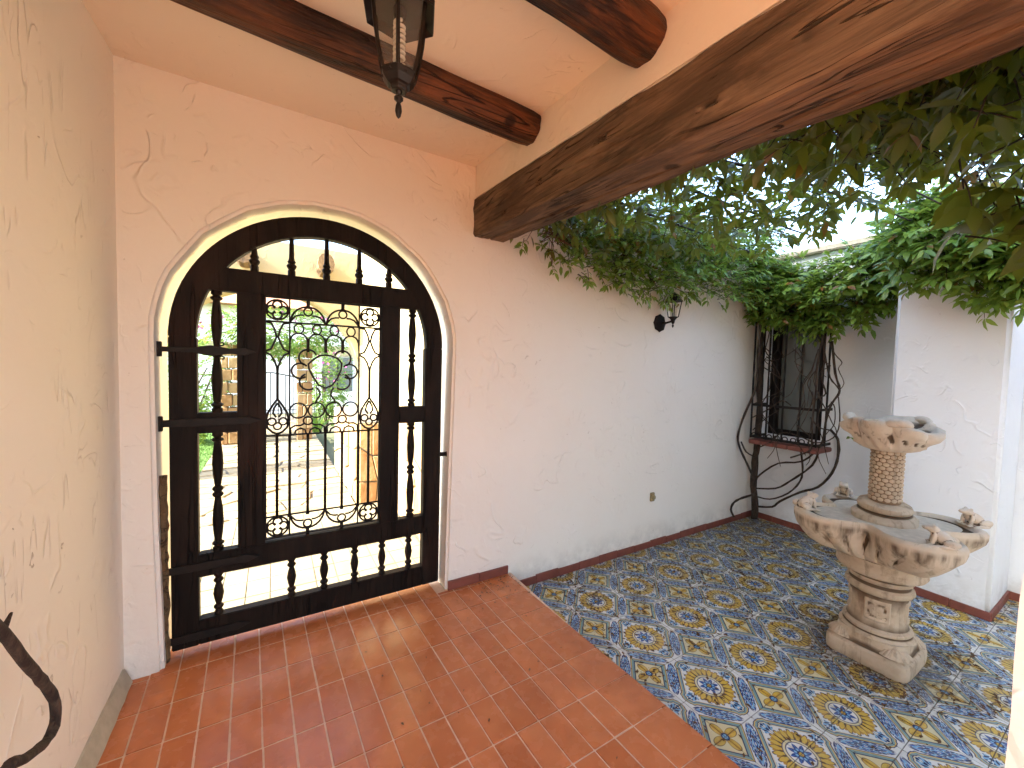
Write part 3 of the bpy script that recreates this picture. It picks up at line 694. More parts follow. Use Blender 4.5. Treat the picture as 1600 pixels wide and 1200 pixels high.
obj('bar', MB().tube([(GX, 2.0225, .79), (GX, 2.0225, 1.56)], .006, 6), 'iron', cg); obj('bar', MB().tube([(GX, 2.0225, 1.68), (GX, 2.0225, 2.1)], .006, 6), 'iron', cg)
for i in range(8):
    y = 1.70+.072*i; obj('scroll', MB().tube([(GX-.003, y+.022*math.cos(R_(a)), .812+.02*math.sin(R_(a))) for a in range(-60, 250, 20)], .005, 5), 'iron', cg)

# ================================================================== FOUNTAIN
FX, FY = 2.945, .803
fo = thing('stone_fountain', 'tan cast stone two-tier fountain with frogs on its lobed basin', 'fountain', (FX, FY, ZP))
def sq(r, z, a, p=.11):   # rounded square plan
    c, s_ = abs(math.cos(a)), abs(math.sin(a)); k = (c**(1/p)+s_**(1/p))**(-p); return r*k
def rsq(prof, name, mat, n=64, extra=None):
    return obj(name, MB().lathe(prof, (FX, FY, 0), n, extra), mat, fo, smooth=50)
def plinth(r, z, a):
    t = max(0, min(1, (z+.035)/.09)); q = sq(r, z, a)*(1-t)+r*.80*t
    return q*(1+.012*nz((math.cos(a)*2, math.sin(a)*2, z*6))), z+.004*nz((math.cos(a)*3, math.sin(a)*3, z))
rsq([(.172, ZP-.004), (.180, ZP+.008), (.182, ZP+.03), (.181, -.060), (.176, -.048), (.160, -.042), (.158, -.030), (.164, -.012), (.172, .004), (.176, .018), (.182, .024)], 'plinth', 'stone', extra=plinth)
for k in range(4):
    a = R_(45+90*k); mb = MB(); vs = []
    c = Vector((FX+.192*math.cos(a), FY+.192*math.sin(a), -.045)); d = Vector((math.cos(a), math.sin(a), 0)); t = Vector((-d.y, d.x, 0)); n_, m_ = 28, 7
    for i in range(m_+1):
        q = i/m_
        for j in range(n_+1):
            b = math.pi*j/n_; rb = .072*q*(1+.06*abs(math.sin(b*9))*q); h = .046*math.cos(q*1.5)*(1+.25*abs(math.sin(b*9))*q)
            vs.append(c+t*(rb*math.cos(b))*1.0+d*(-.03+rb*math.sin(b)*.8)+Vector((0, 0, h+.012)))
    obj('shell', mb.add(vs, [(i*(n_+1)+j, i*(n_+1)+j+1, (i+1)*(n_+1)+j+1, (i+1)*(n_+1)+j) for i in range(m_) for j in range(n_)]), 'stone', fo, smooth=True)
def wob(r, z, a): return r*(1+.012*nz((math.cos(a)*3, math.sin(a)*3, z*9))), z
rsq([(.165, .020), (.158, .030), (.142, .040), (.150, .052), (.147, .064), (.130, .072), (.126, .10), (.121, .15), (.121, .20), (.126, .245), (.142, .255), (.150, .268), (.146, .285), (.128, .294), (.124, .306), (.139, .316), (.146, .330), (.140, .342), (.160, .352), (.186, .362), (.196, .378), (.192, .395), (.20, .43), (.215, .455)], 'pedestal', 'stone', extra=wob)
def relief(ang):
    mb = MB(); n_, m_ = 16, 16; vs = []
    for i in range(m_+1):
        for j in range(n_+1):
            u = -1+2*j/n_; v = -1+2*i/m_; a = R_(ang)+u*.48; z = .165+v*.062
            e = max(abs(u), abs(v)); h = .0 if e > .93 else (.012 if e > .74 else .005+.006*nz((u*3, v*3, ang)))
            r = .1195+h; vs.append((FX+r*math.cos(a), FY+r*math.sin(a), z))
    obj('carved_panel', mb.add(vs, [(i*(n_+1)+j, i*(n_+1)+j+1, (i+1)*(n_+1)+j+1, (i+1)*(n_+1)+j) for i in range(m_) for j in range(n_)]), 'stone', fo, smooth=True)
for a in (15, 105, 195, 285): relief(a)
def quat(r, z, a):
    w = max(0, min(1, (z-.42)/.17)); q = .345+.085*math.cos(4*(a-math.pi/4)); q = q+.006-.022*math.cos(8*(a-math.pi/4))
    base = .345*(1-w)+q*w
    lobe_ = max(0, math.cos(4*(a-math.pi/4)))**2
    fl_ = 0
    if .44 < z < .60: fl_ = .085*(1-abs(math.sin(a*13+.5*math.sin(z*40))))**2.2*math.sin((z-.44)/.16*math.pi)
    zz = z - .055*lobe_*math.sin(max(0, min(1, (z-.45)/.19))*math.pi)
    return r*base/.345*(1-fl_)*(1+.01*nz((math.cos(a)*4, math.sin(a)*4, z*8))), zz+.004*nz((math.cos(a)*2.2, math.sin(a)*2.2, 5))
rsq([(.205, .45), (.235, .462), (.262, .485), (.285, .515), (.305, .545), (.325, .575), (.342, .600), (.349, .622), (.350, .642), (.343, .656), (.330, .663), (.316, .660), (.305, .648), (.300, .640), (.28, .634), (.18, .630), (.05, .630)], 'basin', 'stone2', 288, quat)
obj('basin_floor', MB().lathe([(.290, .646), (.10, .6462)], (FX, FY, 0), 64, lambda r, z, a: (r*(1+.16*math.cos(4*(a-math.pi/4))), z)), 'pool', fo)
def coil(r, z, a): return r*(1+.035*math.sin(a*2+z*60)+.02*nz((math.cos(a)*3, math.sin(a)*3, z*12))), z+.010*math.sin(a+1)
rsq([(.122, .615), (.140, .628), (.146, .650), (.140, .674), (.120, .690), (.102, .698), (.110, .708), (.118, .722), (.114, .738), (.094, .748), (.078, .752)], 'coiled_base', 'stone', extra=coil)
cl = rsq([(.067, .745), (.067, 1.06)], 'column', 'groove', 32)
sm = MB(); vs = []; n_ = 12
for j in range(5):
    for k in range(n_):
        a = 2*math.pi*k/n_; q = j/4; vs.append(((.0085*(1-q**3)-.002), .0142*q*math.cos(a), .0122*q*math.sin(a)))
sm.add(vs, [(j*n_+k, j*n_+(k+1) % n_, (j+1)*n_+(k+1) % n_, (j+1)*n_+k) for j in range(4) for k in range(n_)])
SM = mesh_of(sm, 'stone', smooth=True, name='scale')
for row in range(13):
    for k in range(14):
        a = 2*math.pi*(k+.5*(row % 2))/14; z = .768+.0218*row
        o = inst('scale', SM, cl, (FX+.0668*math.cos(a), FY+.0668*math.sin(a), z)); o.rotation_euler = (0, R_(-9), a)
def bowl(r, z, a):
    lob = abs(math.sin(a*3.5+.4)); k = max(0, min(1, (z-1.05)/.10))
    q = r*(1+k*(.20*lob-.08)+.09*nz((math.cos(a)*3.5, math.sin(a)*3.5, z*14)))
    if z < 1.13: q *= 1-.09*abs(math.sin(a*9+z*30))
    zz = z+k*(.030*math.sin(a*2+2.0)+.016*nz((math.cos(a)*2, math.sin(a)*2, 3)))
    return q, zz
rsq([(.070, 1.035), (.095, 1.040), (.125, 1.050), (.150, 1.072), (.158, 1.098), (.168, 1.112), (.184, 1.135), (.192, 1.160), (.188, 1.182), (.172, 1.192), (.154, 1.186), (.140, 1.165), (.11, 1.150), (.04, 1.146)], 'top_bowl', 'stone3', 112, bowl)
for k in range(3):     # curled petals on the bowl rim
    a = R_((205, 330, 90)[k]); c = Vector((FX+.165*math.cos(a), FY+.165*math.sin(a), 1.185)); d = Vector((math.cos(a), math.sin(a), 0)); t = Vector((-d.y, d.x, 0))
    pts = [c+t*(.05*math.cos(R_(b)))+d*(.02*math.sin(R_(b)))+Vector((0, 0, .022*math.sin(R_(b)))) for b in range(0, 181, 20)]
    obj('curled_petal', MB().tube(pts, [.012, .018, .022, .024, .024, .024, .022, .018, .014, .011][:len(pts)], 8), 'stone3', fo, smooth=True)
# frogs: one cast body each, facing the bowl
fb = MB()
Ry = lambda d: Matrix.Rotation(R_(d), 3, 'Y')
fb.blob((0, 0, .030), (.040, .027, .024), Ry(-32), 14); fb.blob((.030, 0, .058), (.023, .021, .015), Ry(-12), 14); fb.blob((.048, 0, .060), (.014, .015, .009), None, 12)
for s_ in (-1, 1):
    fb.blob((.026, s_*.013, .071), (.007, .007, .007), None, 8)
    fb.blob((-.022, s_*.029, .018), (.026, .012, .016), Ry(15), 10); fb.blob((-.004, s_*.036, .006), (.030, .009, .006), None, 10); fb.blob((.026, s_*.042, .004), (.014, .010, .004), None, 8)
    fb.blob((.028, s_*.020, .024), (.008, .008, .026), Ry(-10), 10); fb.blob((.036, s_*.024, .004), (.014, .010, .004), None, 8)
fb.blob((.0, 0, .002), (.050, .036, .005), None, 12)
FM = mesh_of(fb, 'stone3', smooth=True, name='frog')
for i, (px, py, dz) in enumerate(((2.705, 1.085, .655), (3.225, 1.085, .655), (3.235, .515, .655), (2.70, .52, .655))):
    o = inst('frog', FM, fo, (px, py, dz+.002)); o.scale = (1.2, 1.2, 1.25)
    o.rotation_euler[2] = math.atan2(FY-py, FX-px)+(.45, -.5, .1, 1.0)[i]
    md = o.modifiers.new('cast', 'REMESH'); md.mode = 'VOXEL'; md.voxel_size = .0028; md.use_smooth_shade = True
    ms = o.modifiers.new('soften', 'SMOOTH'); ms.iterations = 3
# ================================================================== FOLIAGE
LW = .19
LT_ = [(0, 0, 0)]+[(t, s_*LW*w, .10*LW*abs(s_)*1.6-.16*t*t) for t, w in ((.28, .92), (.64, .80)) for s_ in (-1, 0, 1)]+[(1, 0, -.20)]
LF = [(0, 2, 1), (0, 3, 2), (1, 2, 5, 4), (2, 3, 6, 5), (4, 5, 7), (5, 6, 7)]
def basis(d, n):
    d = d.normalized(); n = n-d*n.dot(d)
    if n.length < 1e-4: n = d.orthogonal()
    n.normalize(); return d, n.cross(d), n
def proj(p):
    q = p-EYE; w = q.dot(CF)
    return (None if w < .05 else (800+FPX*q.dot(CR)/w, 600-FPX*q.dot(CU)/w, w))
def lerp_list(L, x):
    if x <= L[0][0]: return L[0][1]
    for (a, b), (c, d) in zip(L, L[1:]):
        if x <= c: return b+(d-b)*(x-a)/(c-a)
    return L[-1][1]
class Foliage:
    def __init__(s, seed): s.L = []; s.T = MB(); s.r = random.Random(seed)
    def leaf(s, p, d, n, L): s.L.append((p, d, n, L, s.r.random()))
    def twig(s, p, d, length, L=.075, droop=.6, up=Vector((0, 0, 1)), step=.034, tube=True, keep=None):
        r = s.r; pts = [p.copy()]; d = d.normalized(); q = p.copy(); k = 0; side = 1
        n = max(2, int(length/step))
        for i in range(n):
            d = (d+Vector((r.gauss(0, .10), r.gauss(0, .10), -droop*.13+r.gauss(0, .06)))).normalized(); q = q+d*step; pts.append(q.copy())
            if keep and not keep(q): return
            sd = d.cross(up)
            if sd.length < .1: sd = d.orthogonal()
            sd.normalize(); nn = (up*.8+Vector((r.gauss(0, .35), r.gauss(0, .35), r.gauss(0, .25)))).normalized()
            for sgn in (1, -1):
                if r.random() < .12: continue
                ld = (d*.75+sd*sgn*.85+Vector((r.gauss(0, .2), r.gauss(0, .2), r.gauss(-.12, .2)))).normalized()
                s.leaf(q+ld*.006, ld, nn, L*r.uniform(.45, 1.2))
        s.leaf(q, d, (up+Vector((r.gauss(0, .3), r.gauss(0, .3), 0))).normalized(), L*r.uniform(.8, 1.2))
        if tube: s.T.tube(pts, [.0026*(1-.6*i/len(pts)) for i in range(len(pts))], 4)
    def build(s, parent, mat, keep=300, twmat='barkdark', part='foliage'):
        best = {}
        if keep:
            for i, (p, d, n, L, t) in enumerate(s.L):
                q = proj(p+d*L*.5)
                if q and 0 < q[0] < 1600 and 0 < q[1] < 1200:
                    c = (int(q[0]//11), int(q[1]//11))
                    if c not in best or best[c][0] > q[2]: best[c] = (q[2], i)
        sel = sorted(best.values(), key=lambda a: a[0]/s.L[a[1]][3])[:keep]; sel = {i for _, i in sel}
        vs, fs, ti = [], [], []
        var = []
        for k in range(6):
            me = bpy.data.meshes.new('leaf'); me.from_pydata(LT_, [], LF); me.materials.append(M[mat])
            a = me.attributes.new('tint', 'FLOAT', 'POINT'); a.data.foreach_set('value', [(k+.5)/6]*8)
            for f in me.polygons: f.use_smooth = True
            var.append(me)
        po = ORG[parent.name]
        for i, (p, d, n, L, t) in enumerate(s.L):
            dd, ss, nn = basis(d, n)
            if i in sel:
                o = bpy.data.objects.new('leaf', var[int(t*6) % 6]); COL.objects.link(o); o.parent = parent; b = p-po
                o.matrix_local = Matrix(((dd.x*L, ss.x*L, nn.x*L, b.x), (dd.y*L, ss.y*L, nn.y*L, b.y), (dd.z*L, ss.z*L, nn.z*L, b.z), (0, 0, 0, 1)))
                continue
            k = len(vs)
            for (a, b, c) in LT_:
                q = p-po+dd*(a*L)+ss*(b*L)+nn*(c*L); vs.append((q.x, q.y, q.z)); ti.append(t)
            fs += [tuple(k+j for j in f) for f in LF]
        me = bpy.data.meshes.new(part); me.from_pydata(vs, [], fs); me.materials.append(M[mat])
        a = me.attributes.new('tint', 'FLOAT', 'POINT'); a.data.foreach_set('value', ti)
        me.polygons.foreach_set('use_smooth', [True]*len(me.polygons))
        o = bpy.data.objects.new(part, me); COL.objects.link(o); o.parent = parent; o['kind'] = 'stuff'; ORG[o.name] = po
        if s.T.v: tag(obj('twigs', s.T, twmat, parent), kind='stuff')
def stem(parent, pts, r0, r1=None, name='stem', mat='bark', n=7, knob=.15, sub=3):
    pts = [Vector(p) for p in pts]; out = []
    for i in range(len(pts)-1):
        p0, p1, p2, p3 = pts[max(i-1, 0)], pts[i], pts[i+1], pts[min(i+2, len(pts)-1)]
        for k in range(sub):
            t = k/sub; out.append(.5*((2*p1)+(p2-p0)*t+(2*p0-5*p1+4*p2-p3)*t*t+(3*p1-p0-3*p2+p3)*t**3))
    out.append(pts[-1]); r1 = r1 or r0; N = len(out)
    rad = [(r0+(r1-r0)*i/N)*(1+knob*nz((i*.9, r0*99, 2))) for i in range(N)]
    return obj(name, MB().tube(out, rad, n), mat, parent, smooth=True)

# ---- climbing vine over the courtyard walls, rooted in the corner
vn = thing('climbing_vine', 'glossy green vine climbing from the courtyard corner along both walls', 'vine', (4.43, 2.27, ZP))
PXL = lambda L, X_: [atX(x, y, X_) for x, y in L]
TR = [(1178, 810), (1178, 790), (1178, 761), (1181, 724), (1181, 699), (1185, 650), (1188, 600), (1189, 550), (1190, 500), (1195, 440)]
for k, (dx, r) in enumerate(((0, .027), (-5, .019), (5, .017))):
    stem(vn, [atX(x+dx*math.cos(i*1.7+k*2.1), y, 4.40+.015*math.sin(i*1.7+k*2.1)) for i, (x, y) in enumerate(TR)], r, r*.7, 'trunk')
for L, X_, r in (
    ([(1188, 508), (1186, 550), (1183, 580), (1180, 608), (1172, 628), (1160, 656), (1153, 682), (1156, 700), (1165, 720), (1172, 735), (1177, 748)], 4.18, .012),
    ([(1300, 533), (1305, 583), (1312, 611), (1300, 630), (1291, 655), (1287, 680), (1280, 699), (1253, 721), (1216, 724), (1187, 742), (1181, 752)], 4.40, .010),
    ([(1297, 671), (1309, 686), (1310, 711), (1300, 739), (1278, 761), (1250, 769), (1219, 783), (1206, 792), (1180, 791)], 4.50, .012),
    ([(1281, 699), (1269, 727), (1234, 752), (1212, 763), (1180, 763)], 4.46, .010),
    ([(1250, 696), (1254, 730), (1250, 752), (1231, 771), (1203, 780), (1180, 775)], 4.47, .009),
    ([(1177, 773), (1160, 778), (1147, 785), (1142, 796), (1147, 808)], 4.08, .012),
    ([(1286, 525), (1277, 570), (1275, 610), (1270, 650), (1268, 695), (1262, 706), (1235, 715)], 4.24, .009),
    ([(1290, 560), (1284, 590), (1290, 615), (1278, 622), (1268, 632)], 4.24, .007),
    ([(1284, 524), (1290, 560), (1297, 590), (1308, 604), (1312, 614), (1302, 626), (1290, 640)], 4.30, .007),
    ([(1176, 652), (1200, 640), (1222, 626), (1236, 634)], 4.25, .006),
    ([(1176, 672), (1195, 655), (1218, 640)], 4.25, .005),
    ([(1190, 572), (1212, 586), (1224, 598), (1218, 612), (1196, 622), (1180, 630)], 4.25, .005),
    ([(1184, 700), (1205, 690), (1222, 676), (1250, 682), (1275, 692), (1302, 684), (1312, 660), (1310, 620)], 4.25, .006),
    ([(1266, 652), (1280, 668), (1298, 672)], 4.25, .006),
    ([(1245, 664), (1256, 674), (1270, 684)], 4.24, .005),
    ([(1190, 562), (1215, 562), (1240, 548), (1256, 532)], 4.27, .004),
    ([(1158, 690), (1166, 706), (1180, 714)], 4.20, .008),
    ([(1205, 560), (1196, 548), (1200, 530), (1203, 515)], 4.30, .005)):
    stem(vn, PXL(L, X_), r, r*.8, knob=.3)
rt = random.Random(77)
for i in range(16):
    x0, y0 = rt.uniform(1180, 1300), rt.uniform(510, 640); L = [(x0, y0)]
    for k in range(5): L.append((L[-1][0]+rt.uniform(-16, 16), L[-1][1]+rt.uniform(8, 34)))
    stem(vn, [p for p in PXL(L, rt.uniform(4.19, 4.25)) if p.y < 2.32], .0045, .003, knob=.3, n=5)
F = Foliage(21); r = F.r
lo1 = [(p.x, p.z) for p in (atY(x, y, 2.16) for x, y in ((835, 378), (870, 405), (920, 436), (965, 440), (1005, 470), (1045, 462), (1100, 462), (1150, 480), (1185, 495)))]
def out(p, back, spread=.5): return Vector((r.gauss(back[0], spread), r.gauss(back[1], spread), r.gauss(back[2], spread)))
for i in range(1250):
    x = 1.45+(4.4-1.45)*r.random()**.85; zl = lerp_list(lo1, x); zt = min(2.78, zl+.22+.16*(x-1.4)) if x < 2.4 else 2.74
    z = zl+.05+(zt-zl)*r.random(); dp = (.10+.16*min(1, (x-1.4)/1.2))
    y = W-.03-dp*r.random()**1.3
    if x < 2.1 and r.random() < .35: continue
    F.twig(Vector((x, y, z)), out(None, (.0, -.75, .25)), r.uniform(.07, .20), .070, .9, Vector((0, -.45, .9)))
for i in range(26):    # hanging sprays below the leaf line
    x = r.uniform(1.42, 3.3); zl = lerp_list(lo1, x)
    F.twig(Vector((x, W-.05-.1*r.random(), zl+.05)), out(None, (.1, -.4, -.5), .3), r.uniform(.08, .15), .06, .8, Vector((0, -.8, .5)))
lo2 = [(p.y, p.z) for p in (atX(x, y, 4.2) for x, y in ((1600, 480), (1540, 478), (1480, 466), (1450, 450), (1410, 462), (1365, 478), (1330, 508), (1280, 525), (1240, 515), (1190, 505)))]
hi2 = [(p.y, p.z) for p in (atX(x, y, 4.25) for x, y in ((1600, 335), (1520, 318), (1460, 298), (1420, 320), (1380, 352), (1340, 378), (1300, 400), (1250, 410), (1190, 405)))]
for i in range(2100):
    y = .25+(2.3-.25)*r.random()**1.25; zl, zt = lerp_list(lo2, y), lerp_list(hi2, y)
    z = zl+.04+(zt-zl-.08)*r.random(); mid = 1-abs((z-zl)/(zt-zl)*2-1); bx = 4.02 if y < 1.1 and z < 2.72 else 4.5
    x = bx-.02-(.12+.26*mid)*r.random()**.8
    F.twig(Vector((x, y, z)), out(None, (-.8, -.1, .25)), r.uniform(.07, .20), .082, .9, Vector((-.45, 0, .9)))
for i in range(22):
    y = r.uniform(.3, 2.2); zl = lerp_list(lo2, y)
    F.twig(Vector(((3.95 if y < 1.1 else 4.3), y, zl+.06)), out(None, (-.4, 0, -.5), .3), r.uniform(.07, .14), .07, .8, Vector((-.8, 0, .5)))
p = atX(1325, 682, 4.5); F.twig(p, Vector((-.4, -.3, .1)), .06, .06)
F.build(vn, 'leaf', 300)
# ---- overhead vine on its wires
hv = thing('overhead_vine', 'dark backlit vine roof hanging between the big beam and the courtyard', 'vine', (2.3, 1.0, 2.45))
F = Foliage(5); r = F.r
edge = [(835, 383), (900, 396), (1000, 398), (1100, 402), (1200, 398), (1265, 394), (1300, 376), (1350, 345), (1385, 322), (1420, 290), (1450, 262), (1475, 285), (1490, 350), (1520, 400), (1560, 392), (1600, 405), (1900, 460)]
def inside(p):
    q = proj(p)
    return q is None or q[0] > 1640 or q[1] < lerp_list(edge, q[0])
n = 0
while n < 1250:
    x = 1.36+1.6*r.random()**1.45; y = r.uniform(-.35, 2.28); z = 2.36+.05*math.sin(3*x+2*y)+abs(r.gauss(0, .13))
    if x < 1.5: z -= .05*r.random()
    p = Vector((x, y, z))
    if not inside(p) or not inside(p-Vector((0, 0, .05))): n += .25; continue
    n += 1
    F.twig(p, Vector((r.gauss(0, 1), r.gauss(0, 1), r.gauss(-.1, .5))), r.uniform(.08, .22), .085, .9, Vector((r.gauss(0, .3), r.gauss(0, .3), 1)), .045, keep=inside)
for i in range(420):   # thick growth towards the pillar
    p = Vector((r.uniform(1.38, 2.3), r.uniform(.05, .75), r.uniform(2.22, 2.62)))
    if not inside(p): continue
    F.twig(p, Vector((r.gauss(0, 1), r.gauss(0, 1), r.gauss(-.2, .5))), r.uniform(.08, .2), .085, .9, Vector((r.gauss(0, .4), r.gauss(0, .4), 1)), .045, keep=inside)
for i in range(60):   # strands hanging close to the pillar
    p = Vector((r.uniform(1.42, 1.75), r.uniform(.10, .50), r.uniform(1.78, 2.35)))
    q = proj(p)
    if not inside(p) or (q and q[0] < 1485): continue
    F.twig(p, Vector((r.gauss(0, .5), r.gauss(0, .5), r.gauss(-.5, .4))), r.uniform(.08, .18), .095, 1.0, Vector((r.gauss(0, .5), r.gauss(0, .5), .8)), .05, keep=lambda p: inside(p) and (proj(p) is None or proj(p)[0] > 1480))
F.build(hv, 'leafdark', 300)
for k in range(9):
    y = -.2+.28*k; pts = [(1.33+.45*i, y+.12*nz((i*.7, k, 0))+.05*i*math.sin(k), 2.47+.06*nz((i, k*3, 5))) for i in range(6)]
    stem(hv, pts, r.uniform(.006, .012), .004, mat='barkdark')
for k in range(4): obj('support_wire', MB().tube([(1.33+.5*k, -.6, 2.50-.005*k), (1.33+.5*k, W, 2.52)], .003, 5), 'iron', hv)
for k in range(16):  # dry tangle where the vine meets the beam
    c = Vector((1.52+.2*r.random(), 2.2-.1*r.random(), 2.30+.12*r.random())); stem(hv, [c+Vector((r.gauss(0, .07), r.gauss(0, .05), r.gauss(0, .05))) for _ in range(5)], .003, .002, name='dry_tendril', mat='litter', n=5)
# ---- looping dry branch by the side wall
br = thing('dry_branch', 'dark bare vine branch looping in front of the side wall', 'branch', (-.47, .85, 0))
P5 = [atX(x, y, -.42) for x, y in ((8, 1204), (38, 1186), (72, 1158), (86, 1128), (84, 1092), (64, 1062), (36, 1030), (4, 988))]
stem(br, [(-.47, .85, -.004), (-.46, .90, .25), (-.45, .97, .48), (-.43, 1.03, .60)]+P5+[(-.43, 1.0, 1.04), (-.46, .90, 1.18), (-.55, .8, 1.3), (-.58, .78, 1.33)], .0105, .0085, 'limb', 'barkdark', 9, .22, 4)
for a, b in ((5, (-.012, .03, -.012)), (2, (.0, .045, .03)), (7, (.0, .03, .02))):
    stem(br, [P5[a], P5[a]+Vector(b)*.6, P5[a]+Vector(b)], .006, .0015, 'snag', 'barkdark', 5)
# ---- litter of dry leaf bits
def flakes(name, N, zf, pick, size, rnd):
    mb = MB()
    for i in range(N):
        x, y = pick(rnd); s_ = size*rnd.uniform(.4, 1.5); a = rnd.random()*6.3; e = rnd.uniform(.25, .6); c, d = math.cos(a)*s_, math.sin(a)*s_
        t = [rnd.uniform(.001, .006) for _ in range(4)]
        mb.add([(x+c, y+d, zf+t[0]), (x-d*e, y+c*e, zf+t[1]), (x-c, y-d, zf+t[2]), (x+d*e, y-c*e, zf+t[3])], [(0, 1, 2), (0, 2, 3)])
    return tag(obj(name, mb, 'litter'), kind='stuff')
def pk(q):
    while True:
        x, y = q.uniform(1.5, 4.5), q.uniform(.1, 2.32)
        if 4.0 < x and .53 < y < 1.12: continue
        w_ = .05+max(0, (x-1.8)*.16+(y-.7)*.36)
        fd = math.hypot((x-3.0)*1.0, (y-.72)*1.3)
        if fd < .22: continue
        if fd < .5: w_ += .45
        if abs(x-1.5) < .06: w_ += .2
        if q.random() < w_*(.35+1.3*max(0, .5+nz((x*5, y*5, 0)))): return x, y
o = flakes('leaf_litter', 7000, ZP+.001, pk, .0105, random.Random(8)); o['label'] = 'brown dry leaf bits strewn over the patterned patio tiles'; o['category'] = 'leaf litter'
def pk2(q):
    if q.random() < .75: return 1.3+q.gauss(0, .12), 2.22+q.gauss(0, .08)
    return q.uniform(.3, 1.4), q.uniform(.9, 2.2)
o = flakes('leaf_litter', 130, .0015, lambda q: (lambda a: (min(a[0], 1.41), min(a[1], 2.31)))(pk2(q)), .007, random.Random(9)); o['label'] = 'few dry leaf crumbs on the terracotta tiles near the step'; o['category'] = 'leaf litter'

# ================================================================== BEYOND THE GATE
pv = struct('entry_paving', MB().box(-2.6, 1.06, 2.64, 4.25, -.15, -.004), 'pathbed')
CT = tilemesh(.13, .20, .02, 'creamtile', g=.004, bev=.002, sh=0)
for i in range(-14, 8):
    for j in range(8): inst('tile', CT, pv, (i*.13+.05, 2.75+.20*j, random.uniform(-.001, .001)))
gp = struct('garden_path', MB().box(-.80, .74, 4.25, 12, -.15, -.012), 'pathbed')
def quilt(w, h, nx, ny, jit, seed):
    q = random.Random(seed); P = {}
    for i in range(nx+1):
        for j in range(ny+1):
            P[i, j] = (w*i/nx+(0 if i in (0, nx) else q.uniform(-jit, jit)*w/nx), h*j/ny+(0 if j in (0, ny) else q.uniform(-jit, jit)*h/ny))
    for i in range(nx):
        for j in range(ny): yield [P[i, j], P[i+1, j], P[i+1, j+1], P[i, j+1]]
def shrink(p, g):
    c = (sum(a for a, _ in p)/4, sum(b for _, b in p)/4); return [(c[0]+(a-c[0])*(1-g), c[1]+(b-c[1])*(1-g)) for a, b in p]
for k, p in enumerate(quilt(1.54, 6.6, 4, 46, .42, 4)):
    h = random.uniform(-.006, .012); obj('flagstone', MB().prism([(a-.80, b+4.25) for a, b in shrink(p, .07)], XY, -.02, h), 'flag', gp, bevel=.006, seg=1, org=(p[0][0]-.80, p[0][1]+4.25, 0))
lawn = struct('lawn', MB().box(-6, -.81, 4.2, 16, -.155, -.02), 'lawn')
q = random.Random(2); mb = MB()
for i in range(14000):
    x, y = q.uniform(-2.6, -.78), q.uniform(4.6, 10); a = q.random()*6.3; hh = q.uniform(.02, .05); dx, dy = .004*math.cos(a), .004*math.sin(a)
    mb.add([(x-dx, y-dy, -.02), (x+dx, y+dy, -.02), (x+q.gauss(0, .012), y+q.gauss(0, .012), -.02+hh)], [(0, 1, 2)])
tag(obj('grass', mb, 'lawn'), 'short bright grass on the lawn beside the garden path', 'grass', kind='stuff')
cwl = thing('entrance_wall', 'cream plaster wall with ochre stone cladding along the garden walk', 'wall', (1.2, 4.3, 0))
obj('masonry', MB().box(1.05, 1.5, 2.645, 5.9, -.2, 2.95), 'cream', cwl)
obj('bench_core', MB().box(.745, 1.05, 4.22, 5.895, -.1, .84), 'pathbed', cwl)
def clad(fn, w, h, nx, ny, seed, d0=.0):
    for p in quilt(w, h, nx, ny, .33, seed):
        mb = MB().prism(shrink(p, .06), fn, d0-.002, d0+random.uniform(.014, .03)); c = Vector(fn(p[0][0], p[0][1], d0))
        obj('stone', mb, 'clad', cwl, bevel=.006, seg=1, org=c)
clad(lambda a, b, d: (1.05-d, 2.66+a, b), 1.55, .95, 7, 3, 11)
clad(lambda a, b, d: (.745-d, 4.23+a, b), 1.66, .84, 7, 3, 12)
clad(lambda a, b, d: (.75+a, 4.22-d, b), .30, .84, 2, 3, 13)
aw = thing('archway_wall', 'cream garden wall with wide arch and log ends above it', 'wall', (0, 6, 0))
ap = [(-1.14, 0)]+arc(-.05, 1.25, 1.09, 180, 0, 28)+[(1.04, 0)]
obj('masonry', MB().prism([(-5, -.2), (-1.14, -.2)]+ap+[(1.04, -.2), (3, -.2), (3, 2.95), (-5, 2.95)], XZ, 5.9, 6.2), 'cream', aw, bevel=.015)
for k, x in enumerate((-.98, -.29, .58, 1.27)):
    cut = MB(); vs = []
    for i in range(6):
        y = 6.0-.42*i/5
        for m in range(12): a = 2*math.pi*m/12; rr_ = .115*(1+.14*nz((math.cos(a)*2, math.sin(a)*2, k*3+i*.4))); vs.append((x+rr_*.85*math.cos(a), y, 2.69+rr_*1.1*math.sin(a)))
    cut.add(vs, [(i*12+m, i*12+(m+1) % 12, (i+1)*12+(m+1) % 12, (i+1)*12+m) for i in range(5) for m in range(12)]+[tuple(range(12)), tuple(60+m for m in range(12))])
    obj('log_end', cut, 'viga', aw)
for k, (x, lb) in enumerate(((.50, 'orange stone garden pillar under the vine bower, beside the path'), (-.62, 'orange stone garden pillar at the lawn side of the bower'))):
    gp_ = thing('garden_pillar', lb, 'pillar', (x, 8.3, 0), 'bower pillars')
    for i in range(8):
        for j in range(2):
            xo = .06 if i % 2 else -.06
            a, b = (x-.13, x+xo*.5) if j == 0 else (x+xo*.5, x+.13)
            xo = random.uniform(-.05, .05) if j == 0 else xo
            obj('stone', MB().box(a+.004, b-.004, 8.17+random.uniform(-.015, .015), 8.43, .215*i+random.uniform(.0, .02), .215*i+random.uniform(.19, .214)), 'clad', gp_, bevel=.012, seg=1, org=(x+xo*j, 8.3, .215*i))
